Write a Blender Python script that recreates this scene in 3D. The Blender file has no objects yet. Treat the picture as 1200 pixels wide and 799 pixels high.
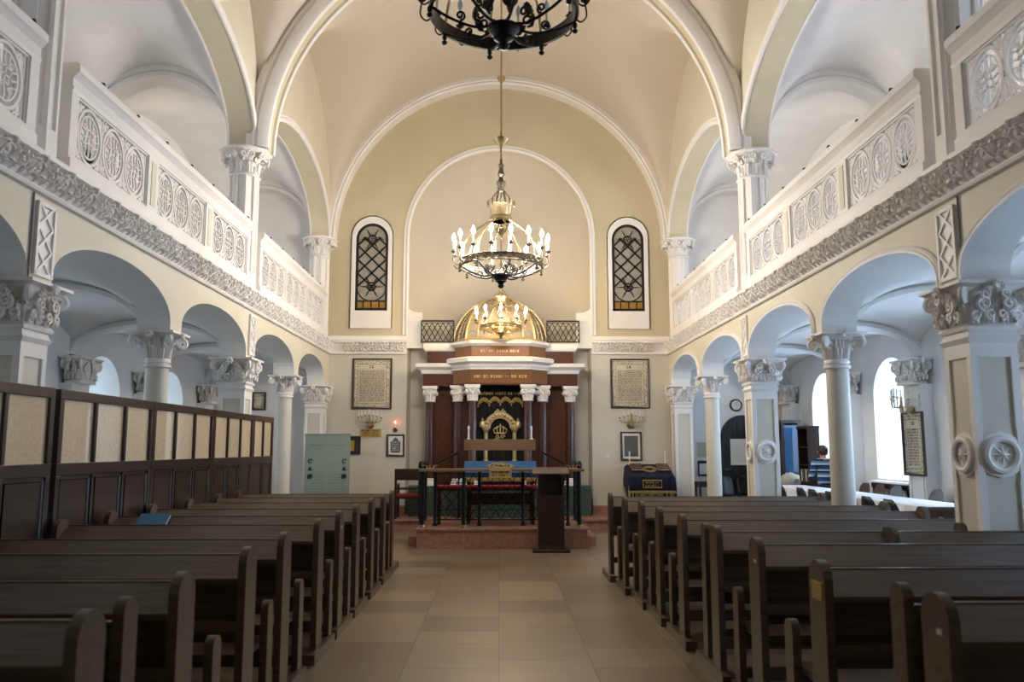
import bpy, bmesh, math, random
from mathutils import Vector, Matrix
random.seed(7)
sin, cos, pi, sqrt = math.sin, math.cos, math.pi, math.sqrt
SC = bpy.context.scene
COL = SC.collection

# ------------------------------------------------------------------ materials
def lin(c):
    if isinstance(c, str):
        c = [int(c[i:i + 2], 16) / 255 for i in (0, 2, 4)]
    return tuple(x / 12.92 if x <= .04045 else ((x + .055) / 1.055) ** 2.4 for x in c) + (1.0,)

def mat(name, col, rough=.6, metal=0.0, var=.06, scale=6.0, bump=.0, bscale=60.0, spec=.5, col2=None, stretch=(1, 1, 1), coat=0.0, trans=0.0):
    m = bpy.data.materials.new(name); m.use_nodes = True
    nt = m.node_tree; b = nt.nodes['Principled BSDF']
    b.inputs['Roughness'].default_value = rough; b.inputs['Metallic'].default_value = metal
    b.inputs['Specular IOR Level'].default_value = spec
    b.inputs['Coat Weight'].default_value = coat
    b.inputs['Transmission Weight'].default_value = trans
    c = lin(col)
    tc = nt.nodes.new('ShaderNodeTexCoord'); mp = nt.nodes.new('ShaderNodeMapping')
    mp.inputs['Scale'].default_value = stretch
    nt.links.new(tc.outputs['Object'], mp.inputs['Vector'])
    nz = nt.nodes.new('ShaderNodeTexNoise'); nz.inputs['Scale'].default_value = scale; nz.inputs['Detail'].default_value = 5
    nt.links.new(mp.outputs['Vector'], nz.inputs['Vector'])
    rp = nt.nodes.new('ShaderNodeValToRGB')
    rp.color_ramp.elements[0].position = .35; rp.color_ramp.elements[1].position = .65
    if col2 is None:
        rp.color_ramp.elements[0].color = tuple(x * (1 - var) for x in c[:3]) + (1,)
        rp.color_ramp.elements[1].color = tuple(min(1, x * (1 + var)) for x in c[:3]) + (1,)
    else:
        rp.color_ramp.elements[0].color = c; rp.color_ramp.elements[1].color = lin(col2)
    nt.links.new(nz.outputs['Fac'], rp.inputs['Fac']); nt.links.new(rp.outputs['Color'], b.inputs['Base Color'])
    if bump > 0:
        n2 = nt.nodes.new('ShaderNodeTexNoise'); n2.inputs['Scale'].default_value = bscale; n2.inputs['Detail'].default_value = 4
        nt.links.new(mp.outputs['Vector'], n2.inputs['Vector'])
        bp = nt.nodes.new('ShaderNodeBump'); bp.inputs['Strength'].default_value = bump; bp.inputs['Distance'].default_value = .01
        nt.links.new(n2.outputs['Fac'], bp.inputs['Height']); nt.links.new(bp.outputs['Normal'], b.inputs['Normal'])
    return m

def emis(name, col, strength):
    m = bpy.data.materials.new(name); m.use_nodes = True
    b = m.node_tree.nodes['Principled BSDF']
    b.inputs['Base Color'].default_value = lin(col)
    b.inputs['Emission Color'].default_value = lin(col); b.inputs['Emission Strength'].default_value = strength
    return m

M = {}
M['white'] = mat('white_paint', 'ebe7e1', .55, var=.02, scale=2, bump=.04, bscale=40)
M['white2'] = mat('white_limewash', 'e2e0dc', .7, var=.03, scale=2, bump=.05, bscale=30)
M['yellow'] = mat('yellow_wall_paint', 'dcd4be', .65, var=.025, scale=1.5, bump=.05, bscale=50)
M['ochre'] = mat('ochre_wall_paint', 'c9be9f', .65, var=.03, scale=1.2, bump=.05, bscale=50)
M['beige'] = mat('wall_paint_greyer_light', 'cbc7b8', .6, var=.03, scale=1.2, bump=.06, bscale=50)  # same paint as the ochre above, greyer light put into the colour
M['vault'] = mat('cream_vault_paint', 'cfc4b3', .7, var=.02, scale=1.0, bump=.05, bscale=40)
M['niche'] = mat('niche_paint', 'd2cab9', .7, var=.03, scale=.8, bump=.05, bscale=40)
M['soffit'] = mat('soffit_paint', 'cfc5a8', .65, var=.03, scale=2)
M['col'] = mat('cream_column_paint', 'd3cebd', .45, var=.03, scale=3)
M['dusty'] = mat('dusty_plaster', 'ddd7cf', .8, scale=9, col2='f0ece7', bump=.1, bscale=80)
M['wood'] = mat('dark_pew_wood', '483a2e', .32, scale=5, col2='5f4f40', stretch=(.6, 8, 8), bump=.08, bscale=30, coat=.1)
M['woodred'] = mat('dark_mahogany', '24150f', .35, scale=6, col2='301d14', stretch=(6, 6, .6), coat=.15)
M['woodmid'] = mat('brown_oak', '6a4d35', .45, scale=6, col2='7d5f43', stretch=(.6, 6, 6))
M['walnut'] = mat('walnut_frame', '3a2a20', .4, scale=12, col2='4d392b')
M['iron'] = mat('black_iron', '15171a', .45, .6, var=.2, scale=20)
M['bronze'] = mat('patinated_bronze', '5d564a', .34, .85, scale=25, col2='857c6b')
M['darkbronze'] = mat('blackened_bronze', '201b17', .34, .7, scale=25, col2='39322b')
M['brass'] = mat('polished_brass', 'b5a27a', .28, 1.0, var=.1, scale=15)
M['gold'] = mat('gold_leaf', 'c4b084', .4, .6, var=.1, scale=20)
M['goldthread'] = mat('gold_thread', 'b59a56', .6, .3, scale=60, col2='8f7738', bump=.4, bscale=200)
M['redstone'] = mat('red_granite', '41261d', .2, scale=70, col2='633d31')
M['redstonel'] = mat('polished_red_granite', '6a472f', .14, scale=80, col2='8c6340')
M['pinkstone'] = mat('pink_marble', '8d6452', .35, scale=14, col2='a87a66')
M['greenstone'] = mat('green_serpentine', '22302a', .3, scale=30, col2='56625a')
M['darkcol'] = mat('dark_red_granite_shaft', '3a2622', .16, scale=90, col2='5b403a')
M['cloth_blue'] = mat('blue_velvet', '1b4f7d', .85, var=.1, scale=8, bump=.3, bscale=150)
M['cloth_navy'] = mat('navy_velvet', '10182f', .9, var=.2, scale=8, bump=.3, bscale=150)
M['cloth_black'] = mat('black_velvet', '0b0a0c', .95, var=.2, scale=5)
M['cloth_red'] = mat('red_velvet', '8a1222', .8, var=.12, scale=10, bump=.2, bscale=150)
M['cloth_white'] = mat('white_linen', 'e4e4e4', .8, var=.02, scale=5, bump=.1, bscale=100)
M['linen'] = mat('beige_linen_screen', 'd3ba94', .3, scale=30, col2='e2cca9', stretch=(1, 8, 1), bump=.02, bscale=200, coat=.5)
M['paper'] = mat('aged_paper', 'cfc4ab', .8, var=.05, scale=6)
M['paperw'] = mat('white_paper', 'dcdcd8', .8, var=.02)
M['ink'] = mat('dark_ink', '2a2622', .8, var=.1)
M['inkgrey'] = mat('grey_ink', '5b605e', .8, var=.1)
M['goldplate'] = mat('brass_plate', 'c2a45a', .4, .5, var=.08)
M['banner'] = mat('grey_green_banner', '8c9b91', .5, var=.03, scale=3)
M['bannerline'] = mat('banner_print', '7f9087', .6, var=.05)
M['lead'] = mat('window_lead', '201d1b', .5, .3, var=.1)
M['glassgrey'] = mat('grey_leaded_glass', '9d968a', .25, var=.08, scale=10)
M['amber'] = mat('amber_leaded_glass', 'a37a2c', .25, var=.1, scale=10)
M['domeglass'] = mat('dome_glass', '8d867c', .15, var=.1, scale=6)
M['blackdoor'] = mat('black_door_paint', '1b1c20', .4, var=.1)
M['chairblack'] = mat('black_chair_shell', '1c1918', .45, var=.1)
M['chairbrown'] = mat('brown_chair_shell', '4a3833', .45, var=.1)
M['chairgrey'] = mat('grey_chair_shell', '74767a', .5, var=.05)
M['steel'] = mat('chair_steel', '9a9a9c', .3, .9, var=.05)
M['clockface'] = mat('clock_face', 'd8d8d2', .5, var=.02)
M['mirror'] = mat('glass_painted_reflection', '35506b', .06, .0, var=.1, scale=2, spec=1.0)  # blue base colour paints in the daylight mirrored by the pane
M['greyside'] = mat('grey_laminate', '6d6f7c', .4, var=.04)
M['skin'] = mat('skin', 'c79a80', .6, var=.04)
M['hair'] = mat('auburn_hair', '3a1d1a', .6, scale=60, col2='562d28')
M['jeans'] = mat('blue_denim', '1c2b4a', .85, var=.15, scale=40)
M['cream'] = mat('cream_cloth', 'c7bda9', .9, var=.08, scale=14, bump=.3, bscale=30)
M['rub'] = mat('black_rubber', '121212', .6)
M['plastic'] = mat('white_plastic', 'e5e3dc', .4, var=.01)
M['book'] = mat('blue_book_cover', '2f6ea4', .45, var=.05)
M['candle'] = mat('candle_tube', 'e6dcc2', .5, var=.03)
M['bulb_off'] = mat('frosted_bulb', 'c9d4e4', .25, var=.02)
M['bulb_on'] = emis('lit_candle_bulb', 'fff5ea', 215.0)
M['bulb_dim'] = emis('lit_warm_bulb', 'ffdfae', 75.0)
M['bulb_small'] = emis('lit_small_bulb', 'ffdca8', 12.0)
M['bulb_red'] = emis('lit_memorial_bulb', 'ff6a4a', 9.0)
M['daylight'] = emis('daylit_frosted_pane', 'b6d4f8', 5.6)
M['daylight_dim'] = emis('daylit_shaded_pane', 'c2dcf4', 1.5)
M['daylight_up'] = emis('daylit_gallery_pane', 'cfe1ff', 5.0)
M['daylight_up_dim'] = emis('daylit_shaded_gallery_pane', 'd3e3ff', 1.9)

def stripes(name):
    m = mat(name, 'ffffff', .9, bump=.2, bscale=120)
    nt = m.node_tree; b = nt.nodes['Principled BSDF']
    tc = nt.nodes.new('ShaderNodeTexCoord'); sx = nt.nodes.new('ShaderNodeSeparateXYZ')
    nt.links.new(tc.outputs['Object'], sx.inputs['Vector'])
    mm = nt.nodes.new('ShaderNodeMath'); mm.operation = 'MULTIPLY'; mm.inputs[1].default_value = 4.6
    fr = nt.nodes.new('ShaderNodeMath'); fr.operation = 'FRACT'
    nt.links.new(sx.outputs['Z'], mm.inputs[0]); nt.links.new(mm.outputs[0], fr.inputs[0])
    rp = nt.nodes.new('ShaderNodeValToRGB'); rp.color_ramp.interpolation = 'CONSTANT'
    e = rp.color_ramp.elements
    e[0].position = 0; e[0].color = lin('1d3b66'); e[1].position = .3; e[1].color = lin('c9d6d8')
    for p, c in ((.45, '5b86ad'), (.62, '1a2a4a'), (.8, 'aebfc6'), (.9, '2f6ba0')):
        k = e.new(p); k.color = lin(c)
    nt.links.new(fr.outputs[0], rp.inputs['Fac']); nt.links.new(rp.outputs['Color'], b.inputs['Base Color'])
    return m
M['sweater'] = stripes('striped_knit')

def stone_floor():
    m = mat('stone_slab_floor', '8d7a62', .38, bump=.03, bscale=20)
    nt = m.node_tree; b = nt.nodes['Principled BSDF']
    tc = nt.nodes.new('ShaderNodeTexCoord'); mp = nt.nodes.new('ShaderNodeMapping')
    mp.inputs['Rotation'].default_value = (0, 0, pi / 2); mp.inputs['Location'].default_value = (0.1, 0.0, 0)
    nt.links.new(tc.outputs['Object'], mp.inputs['Vector'])
    bk = nt.nodes.new('ShaderNodeTexBrick')
    bk.inputs['Scale'].default_value = 1.0; bk.inputs['Brick Width'].default_value = .62; bk.inputs['Row Height'].default_value = .7
    bk.inputs['Mortar Size'].default_value = .004; bk.inputs['Mortar Smooth'].default_value = .3; bk.offset = .37
    bk.inputs['Color1'].default_value = lin('6f5f4a'); bk.inputs['Color2'].default_value = lin('917e64'); bk.inputs['Mortar'].default_value = lin('4a3d2f')
    nt.links.new(mp.outputs['Vector'], bk.inputs['Vector'])
    nz = nt.nodes.new('ShaderNodeTexNoise'); nz.inputs['Scale'].default_value = 2.2; nz.inputs['Detail'].default_value = 8
    m2 = nt.nodes.new('ShaderNodeMapping'); m2.inputs['Scale'].default_value = (1, 5, 1)
    nt.links.new(tc.outputs['Object'], m2.inputs['Vector']); nt.links.new(m2.outputs['Vector'], nz.inputs['Vector'])
    mx = nt.nodes.new('ShaderNodeMix'); mx.data_type = 'RGBA'; mx.blend_type = 'MULTIPLY'; mx.inputs['Factor'].default_value = .55
    rp = nt.nodes.new('ShaderNodeValToRGB'); rp.color_ramp.elements[0].position = .3; rp.color_ramp.elements[1].position = .7
    rp.color_ramp.elements[0].color = (.78, .76, .72, 1); rp.color_ramp.elements[1].color = (1, 1, 1, 1)
    nt.links.new(nz.outputs['Fac'], rp.inputs['Fac'])
    nt.links.new(bk.outputs['Color'], mx.inputs['A']); nt.links.new(rp.outputs['Color'], mx.inputs['B'])
    nt.links.new(mx.outputs['Result'], b.inputs['Base Color'])
    return m
M['floor'] = stone_floor()
def sheer(m, k):      # semi-sheer fabric: part of the light passes straight through the weave
    nt = m.node_tree; b = nt.nodes['Principled BSDF']; o = nt.nodes['Material Output']
    t = nt.nodes.new('ShaderNodeBsdfTransparent'); mx = nt.nodes.new('ShaderNodeMixShader'); mx.inputs['Fac'].default_value = k
    nt.links.new(b.outputs[0], mx.inputs[1]); nt.links.new(t.outputs[0], mx.inputs[2]); nt.links.new(mx.outputs[0], o.inputs['Surface'])
sheer(M['linen'], .16)

# ------------------------------------------------------------------ mesh builder
def V3(*a): return Vector(a)

class MB:
    def __init__(s): s.v = []; s.f = []; s.m = []
    def add(s, vs, fs, mi=0):
        n = len(s.v); s.v.extend(tuple(p) for p in vs)
        for f in fs: s.f.append([n + i for i in f]); s.m.append(mi)
        return s
    def box(s, lo, hi, mi=0):
        (a, b, c), (d, e, f) = lo, hi
        return s.add([(a, b, c), (d, b, c), (d, e, c), (a, e, c), (a, b, f), (d, b, f), (d, e, f), (a, e, f)],
                     [(0, 3, 2, 1), (4, 5, 6, 7), (0, 1, 5, 4), (1, 2, 6, 5), (2, 3, 7, 6), (3, 0, 4, 7)], mi)
    def quad(s, a, b, c, d, mi=0): return s.add([a, b, c, d], [(0, 1, 2, 3)], mi)
    def bar(s, p, q, w, h, mi=0):            # box-section bar from p to q
        p = Vector(p); q = Vector(q); t = (q - p).normalized()
        up = V3(0, 0, 1) if abs(t.z) < .95 else V3(0, 1, 0)
        a = t.cross(up).normalized() * w / 2; b = a.cross(t).normalized() * h / 2
        vs = [p - a - b, p + a - b, p + a + b, p - a + b, q - a - b, q + a - b, q + a + b, q - a + b]
        return s.add(vs, [(0, 3, 2, 1), (4, 5, 6, 7), (0, 1, 5, 4), (1, 2, 6, 5), (2, 3, 7, 6), (3, 0, 4, 7)], mi)
    def tube(s, pts, r, n=6, closed=False, mi=0):
        pts = [Vector(p) for p in pts]; k = len(pts)
        rr = r if isinstance(r, (list, tuple)) else [r] * k
        vs = []; prev = None
        for i in range(k):
            a = pts[(i - 1) % k] if (closed or i > 0) else pts[i]
            b = pts[(i + 1) % k] if (closed or i < k - 1) else pts[i]
            t = (b - a)
            t = t.normalized() if t.length > 1e-9 else V3(0, 0, 1)
            if prev is None:
                u = t.cross(V3(0, 0, 1) if abs(t.z) < .9 else V3(1, 0, 0)).normalized()
            else:
                u = prev - t * prev.dot(t)
                u = u.normalized() if u.length > 1e-6 else t.cross(V3(0, 0, 1)).normalized()
            prev = u; w = t.cross(u)
            for j in range(n):
                an = 2 * pi * (j + .5) / n
                vs.append(pts[i] + (u * cos(an) + w * sin(an)) * rr[i])
        fs = []
        for i in range(k if closed else k - 1):
            i2 = (i + 1) % k
            for j in range(n):
                j2 = (j + 1) % n
                fs.append((i * n + j, i * n + j2, i2 * n + j2, i2 * n + j))
        if not closed:
            fs.append(tuple(range(n))[::-1]); fs.append(tuple((k - 1) * n + j for j in range(n)))
        return s.add(vs, fs, mi)
    def lathe(s, prof, c=(0, 0, 0), n=20, mi=0, axis='z', ph=0.0, caps=True):
        if prof[0] == prof[-1]: caps = False
        vs = []; fs = []; k = len(prof)
        for (r, z) in prof:
            for j in range(n):
                a = 2 * pi * j / n + ph; x, y = r * cos(a), r * sin(a)
                p = {'z': (x, y, z), 'x': (z, x, y), 'y': (x, z, y)}[axis]
                vs.append((c[0] + p[0], c[1] + p[1], c[2] + p[2]))
        for i in range(k - 1):
            for j in range(n):
                j2 = (j + 1) % n
                fs.append((i * n + j, i * n + j2, (i + 1) * n + j2, (i + 1) * n + j))
        if caps and prof[0][0] > 1e-6: fs.append(tuple(range(n))[::-1])
        if caps and prof[-1][0] > 1e-6: fs.append(tuple((k - 1) * n + j for j in range(n)))
        return s.add(vs, fs, mi)
    def extr(s, out, axis, a, b, mi=0):      # prism of a 2-D outline
        n = len(out)
        P = {'x': lambda p, d: (d, p[0], p[1]), 'y': lambda p, d: (p[0], d, p[1]), 'z': lambda p, d: (p[0], p[1], d)}[axis]
        vs = [P(p, a) for p in out] + [P(p, b) for p in out]
        fs = [tuple(range(n))[::-1], tuple(range(n, 2 * n))] + [(i, (i + 1) % n, n + (i + 1) % n, n + i) for i in range(n)]
        return s.add(vs, fs, mi)
    def loft(s, rings, mi=0, caps=True, closed=True):
        n = len(rings[0]); vs = [p for r in rings for p in r]; fs = []
        for i in range(len(rings) - 1):
            for j in range(n if closed else n - 1):
                j2 = (j + 1) % n
                fs.append((i * n + j, i * n + j2, (i + 1) * n + j2, (i + 1) * n + j))
        if caps and closed:
            fs.append(tuple(range(n))[::-1]); fs.append(tuple((len(rings) - 1) * n + j for j in range(n)))
        return s.add(vs, fs, mi)
    def sweep(s, path, prof, mp, mi=0, closed=False):   # path 2-D, prof [(outward, depth)]
        k = len(path); rings = []
        for i in range(k):
            a = path[max(i - 1, 0)]; b = path[min(i + 1, k - 1)]
            tx, ty = b[0] - a[0], b[1] - a[1]; L = math.hypot(tx, ty) or 1
            nx, ny = -ty / L, tx / L
            rings.append([mp(path[i][0] + nx * o, path[i][1] + ny * o, d) for (o, d) in prof])
        return s.loft(rings, mi)
    def merge(s, o, mtx=None, mi=None):
        vs = o.v if mtx is None else [tuple(mtx @ Vector(p)) for p in o.v]
        n = len(s.v); s.v.extend(vs)
        for f, m in zip(o.f, o.m): s.f.append([n + i for i in f]); s.m.append(m if mi is None else mi)
        return s
    def mesh(s, name, mats, ang=35):
        me = bpy.data.meshes.new(name)
        me.from_pydata([tuple(p) for p in s.v], [], s.f)
        for m in (mats if isinstance(mats, (list, tuple)) else [mats]): me.materials.append(m)
        me.polygons.foreach_set('material_index', s.m)
        bm = bmesh.new(); bm.from_mesh(me); bmesh.ops.recalc_face_normals(bm, faces=bm.faces); bm.to_mesh(me); bm.free()
        me.polygons.foreach_set('use_smooth', [True] * len(me.polygons))
        me.set_sharp_from_angle(angle=math.radians(ang))
        return me
    def build(s, name, mats, parent=None, ang=35, bevel=0):
        o = bpy.data.objects.new(name, s.mesh(name, mats, ang)); COL.objects.link(o)
        if parent is not None: o.parent = parent
        if bevel:
            b = o.modifiers.new('bevel', 'BEVEL'); b.width = bevel; b.segments = 2; b.limit_method = 'ANGLE'
        return o

def inst(name, me, parent=None, loc=(0, 0, 0), rz=0, scale=(1, 1, 1)):
    o = bpy.data.objects.new(name, me); COL.objects.link(o); o.location = loc; o.rotation_euler = (0, 0, rz); o.scale = scale
    if parent is not None: o.parent = parent
    return o

def tag(o, label, cat, group=None):
    o['label'] = label; o['category'] = cat
    if group: o['group'] = group
    return o

def thing(name, label, cat, loc=(0, 0, 0), rz=0, group=None):
    o = bpy.data.objects.new(name, None); COL.objects.link(o)
    o.location = loc; o.rotation_euler = (0, 0, rz); o.empty_display_size = .1
    return tag(o, label, cat, group)

def struct(o, label=None):
    o['kind'] = 'structure'
    if label: o['label'] = label
    return o

def children(o): return [c for c in bpy.data.objects if c.parent == o]

def dup(root, loc, rz=None, label=None, cat=None, kids=None):
    r = root.copy(); COL.objects.link(r); r.location = loc
    if rz is not None: r.rotation_euler = (0, 0, rz)
    if label: r['label'] = label
    for ch in (kids if kids is not None else children(root)):
        c = ch.copy(); COL.objects.link(c); c.parent = r
        for g in children(ch):
            d = g.copy(); COL.objects.link(d); d.parent = c
    return r

def arcpts(pc, a, zs, rise, n=28, zb=None, zb2=None):
    P = [(pc - a, zb)] if zb is not None else []
    P += [(pc - a * cos(pi * i / n), zs + rise * sin(pi * i / n)) for i in range(n + 1)]
    if zb is not None: P.append((pc + a, zb if zb2 is None else zb2))
    return P

def spiral(c, r0, r1, turns, a0, n=26, sgn=1):
    return [(c[0] + (r0 + (r1 - r0) * i / n) * cos(a0 + sgn * 2 * pi * turns * i / n),
             c[1] + (r0 + (r1 - r0) * i / n) * sin(a0 + sgn * 2 * pi * turns * i / n)) for i in range(n + 1)]

def curve(pts, n=5):
    P = [Vector(p) for p in pts]; P = [P[0] * 2 - P[1]] + P + [P[-1] * 2 - P[-2]]; out = []
    for i in range(1, len(P) - 2):
        a, b, c, d = P[i - 1:i + 3]
        for k in range(n):
            t = k / n; out.append(.5 * ((2 * b) + (c - a) * t + (2 * a - 5 * b + 4 * c - d) * t * t + (3 * b - a - 3 * c + d) * t ** 3))
    return out + [P[-2]]

def leaf(mb, base, out, h, w, o, curl=1.0, n=6, mi=0):
    base = Vector(base); out = Vector(out).normalized(); side = V3(0, 0, 1).cross(out).normalized()
    rows = []
    for i in range(n + 1):
        t = i / n
        zz = h * sin(min(1.0, t * 1.22) * pi / 2) - (h * .28 * curl * max(0, (t - .75) / .25) ** 1.3)
        oo = o * (.25 * t + .75 * t ** 3)
        ww = w * (.55 + .45 * sin(pi * min(1, t * 1.25))) * (1 if t < .8 else 1 - (t - .8) / .2 * .65) / 2
        c = base + out * oo + V3(0, 0, zz)
        rows.append([c - side * ww + out * .012 * (1 - t), c - side * ww * .5 - out * .004, c + out * .014, c + side * ww * .5 - out * .004, c + side * ww + out * .012 * (1 - t)])
    m = 5; vs = [p for r in rows for p in r]
    fs = [(i * m + j, i * m + j + 1, (i + 1) * m + j + 1, (i + 1) * m + j) for i in range(n) for j in range(m - 1)]
    mb.add(vs, fs, mi)

# square-script lettering marks: rows of small strokes, flat quads facing -Y at y (local x right, z up)
def glyph_row(mb, x0, x1, z, h, y=0.0, seed=0, mi=0, gap=.35):
    rnd = random.Random(seed); x = x0; t = h * .3; word = rnd.randint(2, 6)
    def q(a, b, c, d): mb.quad((a, y, c), (b, y, c), (b, y, d), (a, y, d), mi)
    while x < x1 - h * .6:
        w = h * rnd.choice((.35, .6, .7, .75)); k = rnd.randint(0, 5)
        q(x, x + w, z + h - t, z + h)
        if k != 1: q(x + w - t, x + w, z, z + h)
        if k in (0, 3, 5): q(x, x + t, z, z + h * (.6 if k == 3 else .8))
        if k in (1, 2, 4): q(x, x + w, z, z + t)
        if k == 4: q(x, x + t, z, z + h)
        x += w + h * gap; word -= 1
        if word == 0: x += h * .6; word = rnd.randint(2, 6)
# ------------------------------------------------------------------ layout of the hall (metres; +Y towards the ark, eye height 1.6)
XN, XI, XO = 3.6, 3.96, 6.1            # nave face, aisle face of the arcades, outer wall
YE, YB = 17.4, -4.9                    # end wall, wall behind the camera
PY = [-4.59, .9, 6.39, 11.88, 17.2]  # piers
CY = [-1.85, 3.64, 9.14, 14.62]         # slender columns half way between them
ZF = 0.2                               # aisle floor
SIDE = {-1: 'left', 1: 'right'}
WHERE = {-1: 'on the wooden screen side', 1: 'on the white table side'}
tn = [0]
def trim(mb, mats, ang=35, label=None):
    tn[0] += 1
    return struct(mb.build('trim_%d' % tn[0], mats, None, ang), label)

# floor and steps
f = MB(); f.box((-6.7, YB - .2, -.2), (6.7, YE + 1.3, 0)); struct(f.build('floor', M['floor']), 'large beige stone slabs of the nave floor')
for s in (-1, 1):
    g = MB(); xs = sorted((s * 4.14, s * XO)); g.box((xs[0], YB, 0), (xs[1], YE, ZF))
    struct(g.build('floor_aisle_' + SIDE[s], M['floor']))
g = MB(); g.box((-4.14, 16.3, 0), (4.14, YE + 1.1, .2)); g.box((-4.14, 16.24, .2), (4.14, YE + 1.1, .24))
struct(g.build('floor_step', M['pinkstone']), 'pinkish marble step along the end wall')

def arch_band(mb, s, xa, xb, y0, y1, zs, rise, ztop, m_in=0, m_out=1, m_sof=1, n=24, zjamb=None):
    P = arcpts((y0 + y1) / 2, (y1 - y0) / 2, zs, rise, n)
    if zjamb is not None: P = [(y0, zjamb)] + P + [(y1, zjamb)]
    for (a, za), (b, zb) in zip(P[:-1], P[1:]):
        if abs(a - b) > 1e-9:
            mb.quad((s * xa, a, za), (s * xa, b, zb), (s * xa, b, ztop), (s * xa, a, ztop), m_in)
            mb.quad((s * xb, a, za), (s * xb, b, zb), (s * xb, b, ztop), (s * xb, a, ztop), m_out)
        mb.quad((s * xa, a, za), (s * xa, b, zb), (s * xb, b, zb), (s * xb, a, za), m_sof)

def sbox(mb, s, xa, xb, y0, y1, z0, z1, mi=0):
    a, b = sorted((s * xa, s * xb)); mb.box((a, y0, z0), (b, y1, z1), mi)

SUP = sorted([(y, .18) for y in PY] + [(y, .16) for y in CY])
ARW = []   # lower arch openings
for s in (-1, 1):
    w = MB()
    for (ya, ha), (yb, hb) in zip(SUP[:-1], SUP[1:]):
        arch_band(w, s, XN, XI, ya + ha, yb - hb, 2.97, .42, 3.8, 0, 1, 1, 24)
        if s == 1: ARW.append((ya + ha, yb - hb))
    for (y, h) in SUP:
        hi = y + h if y < 17 else YE
        lo = y - h if y > -4 else YB
        w.box((min(s * XN, s * XI), lo, 2.875), (max(s * XN, s * XI), hi, 3.8), 1); w.m[-1 if s > 0 else -3] = 0
        if y < 6: w.box((min(s * XN, s * XI), lo, 0), (max(s * XN, s * XI), hi, 2.875), 1)
    # gallery storey
    for ya, yb in zip(PY[:-1], PY[1:]):
        arch_band(w, s, XN, XI, ya + .2, yb - .2, 5.98, 1.2, 9.95, 0, 1, 2, 30)
    for y in PY:
        hi = y + .2 if y < 17 else YE
        lo = y - .2 if y > -4 else YB
        w.box((min(s * XN, s * XI), lo, 5.965), (max(s * XN, s * XI), hi, 9.95), 0)
        if y < 6: w.box((min(s * XN, s * XI), lo, 3.8), (max(s * XN, s * XI), hi, 5.94), 0)
    struct(w.build('wall_' + SIDE[s], [M['yellow'], M['white2'], M['soffit']]), 'pale yellow arcade wall of the nave')
    # mouldings round the lower arches
    for (a, b) in ARW:
        if b < 3: continue
        t = MB()
        t.sweep(arcpts((a + b) / 2, (b - a) / 2, 2.97, .42, 28, 2.9), [(0, 0), (.065, 0), (.065, .018), (.05, .03), (.03, .022), (.015, .034), (0, .034)], lambda p, q, d: (s * (XN - d), p, q))
        trim(t, M['white'])
    for ya, yb in zip(PY[:-1], PY[1:]):
        if yb < 6: continue
        a, b = ya + .2, yb - .2
        t = MB()
        for xx, sg in ((XN, 1), (XI, -1)):
            t.sweep(arcpts((a + b) / 2, (b - a) / 2, 5.98, 1.2, 40, 5.96), [(-.012, 0), (.13, 0), (.13, .02), (.105, .035), (.07, .024), (.05, .045), (.02, .03), (-.012, .03)], lambda p, q, d: (s * (xx - sg * d), p, q))
        trim(t, M['white'])
    # gallery floor slab
    g = MB(); sbox(g, s, XI - .0, XO, YB, YE, 3.62, 3.8); struct(g.build('floor_gallery_' + SIDE[s], M['white2']))

# ---- ceilings
def pn(a, b, p=14): return (a ** p + b ** p) ** (1 / p)
def vault(mb, xc, ax, yc, ay, zs, hx, hy, n=44, mi=0):
    rows = []
    for i in range(n + 1):
        ph = -pi / 2 + pi * i / n; y = yc + ay * sin(ph); r = []
        for j in range(n + 1):
            th = -pi / 2 + pi * j / n; x = xc + ax * sin(th)
            r.append((x, y, zs + pn(max(1e-4, hx * cos(th)), max(1e-4, hy * cos(ph)))))
        rows.append(r)
    m = n + 1
    mb.add([p for r in rows for p in r], [(i * m + j, i * m + j + 1, (i + 1) * m + j + 1, (i + 1) * m + j) for i in range(n) for j in range(n)], mi)

c = MB()
for ya, yb in zip(PY[:-1], PY[1:]): vault(c, 0, 3.66, (ya + yb) / 2, (yb - ya) / 2, 5.98, 3.68, 3.02, 56)
c.box((-7, YB - .3, 10.0), (7, YE + 1.6, 10.1))
struct(c.build('ceiling', M['vault'], None, 60), 'cream groin vault over the nave')
for s in (-1, 1):
    c = MB(); xc, ax = s * (XI + XO) / 2, (XO - XI) / 2
    for ya, yb in zip(SUP[:-1], SUP[1:]):
        ya, yb = ya[0], yb[0] if yb[0] < 17 else YE
        vault(c, xc, ax, (ya + yb) / 2, (yb - ya) / 2, 2.95, .5, .46, 24)
    struct(c.build('ceiling_aisle_' + SIDE[s], M['white2'], None, 60))
    c = MB()
    for ya, yb in zip(PY[:-1], PY[1:]):
        vault(c, xc, ax, (ya + yb) / 2, (yb - ya) / 2 if yb < 17 else (yb - ya) / 2 + .0, 5.98, 1.28, 1.34, 30)
    struct(c.build('ceiling_gallery_' + SIDE[s], M['white2'], None, 60))
    # ribs across aisle and gallery
    for (y, h) in SUP:
        if y < 3: continue
        t = MB(); yy = y if y < 17 else 17.24
        t.sweep(arcpts(s * (XI + XO) / 2, ax, 2.93, .43, 24, 2.88), [(0, -.15), (0, .15), (.05, .15), (.05, .11), (.12, .11), (.12, -.11), (.05, -.11), (.05, -.15)], lambda p, q, d: (p, yy + d, q))
        trim(t, M['white2'])
    for y in PY[2:]:
        t = MB(); yy = y if y < 17 else 17.24
        t.sweep(arcpts(s * (XI + XO) / 2, ax, 5.98, 1.1, 32, 5.6), [(0, -.18), (0, .18), (.05, .2), (.09, .17), (.13, .2), (.3, .2), (.3, -.2), (.13, -.2), (.09, -.17), (.05, -.2)], lambda p, q, d: (p, yy + d, q))
        trim(t, M['white2'])

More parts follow.
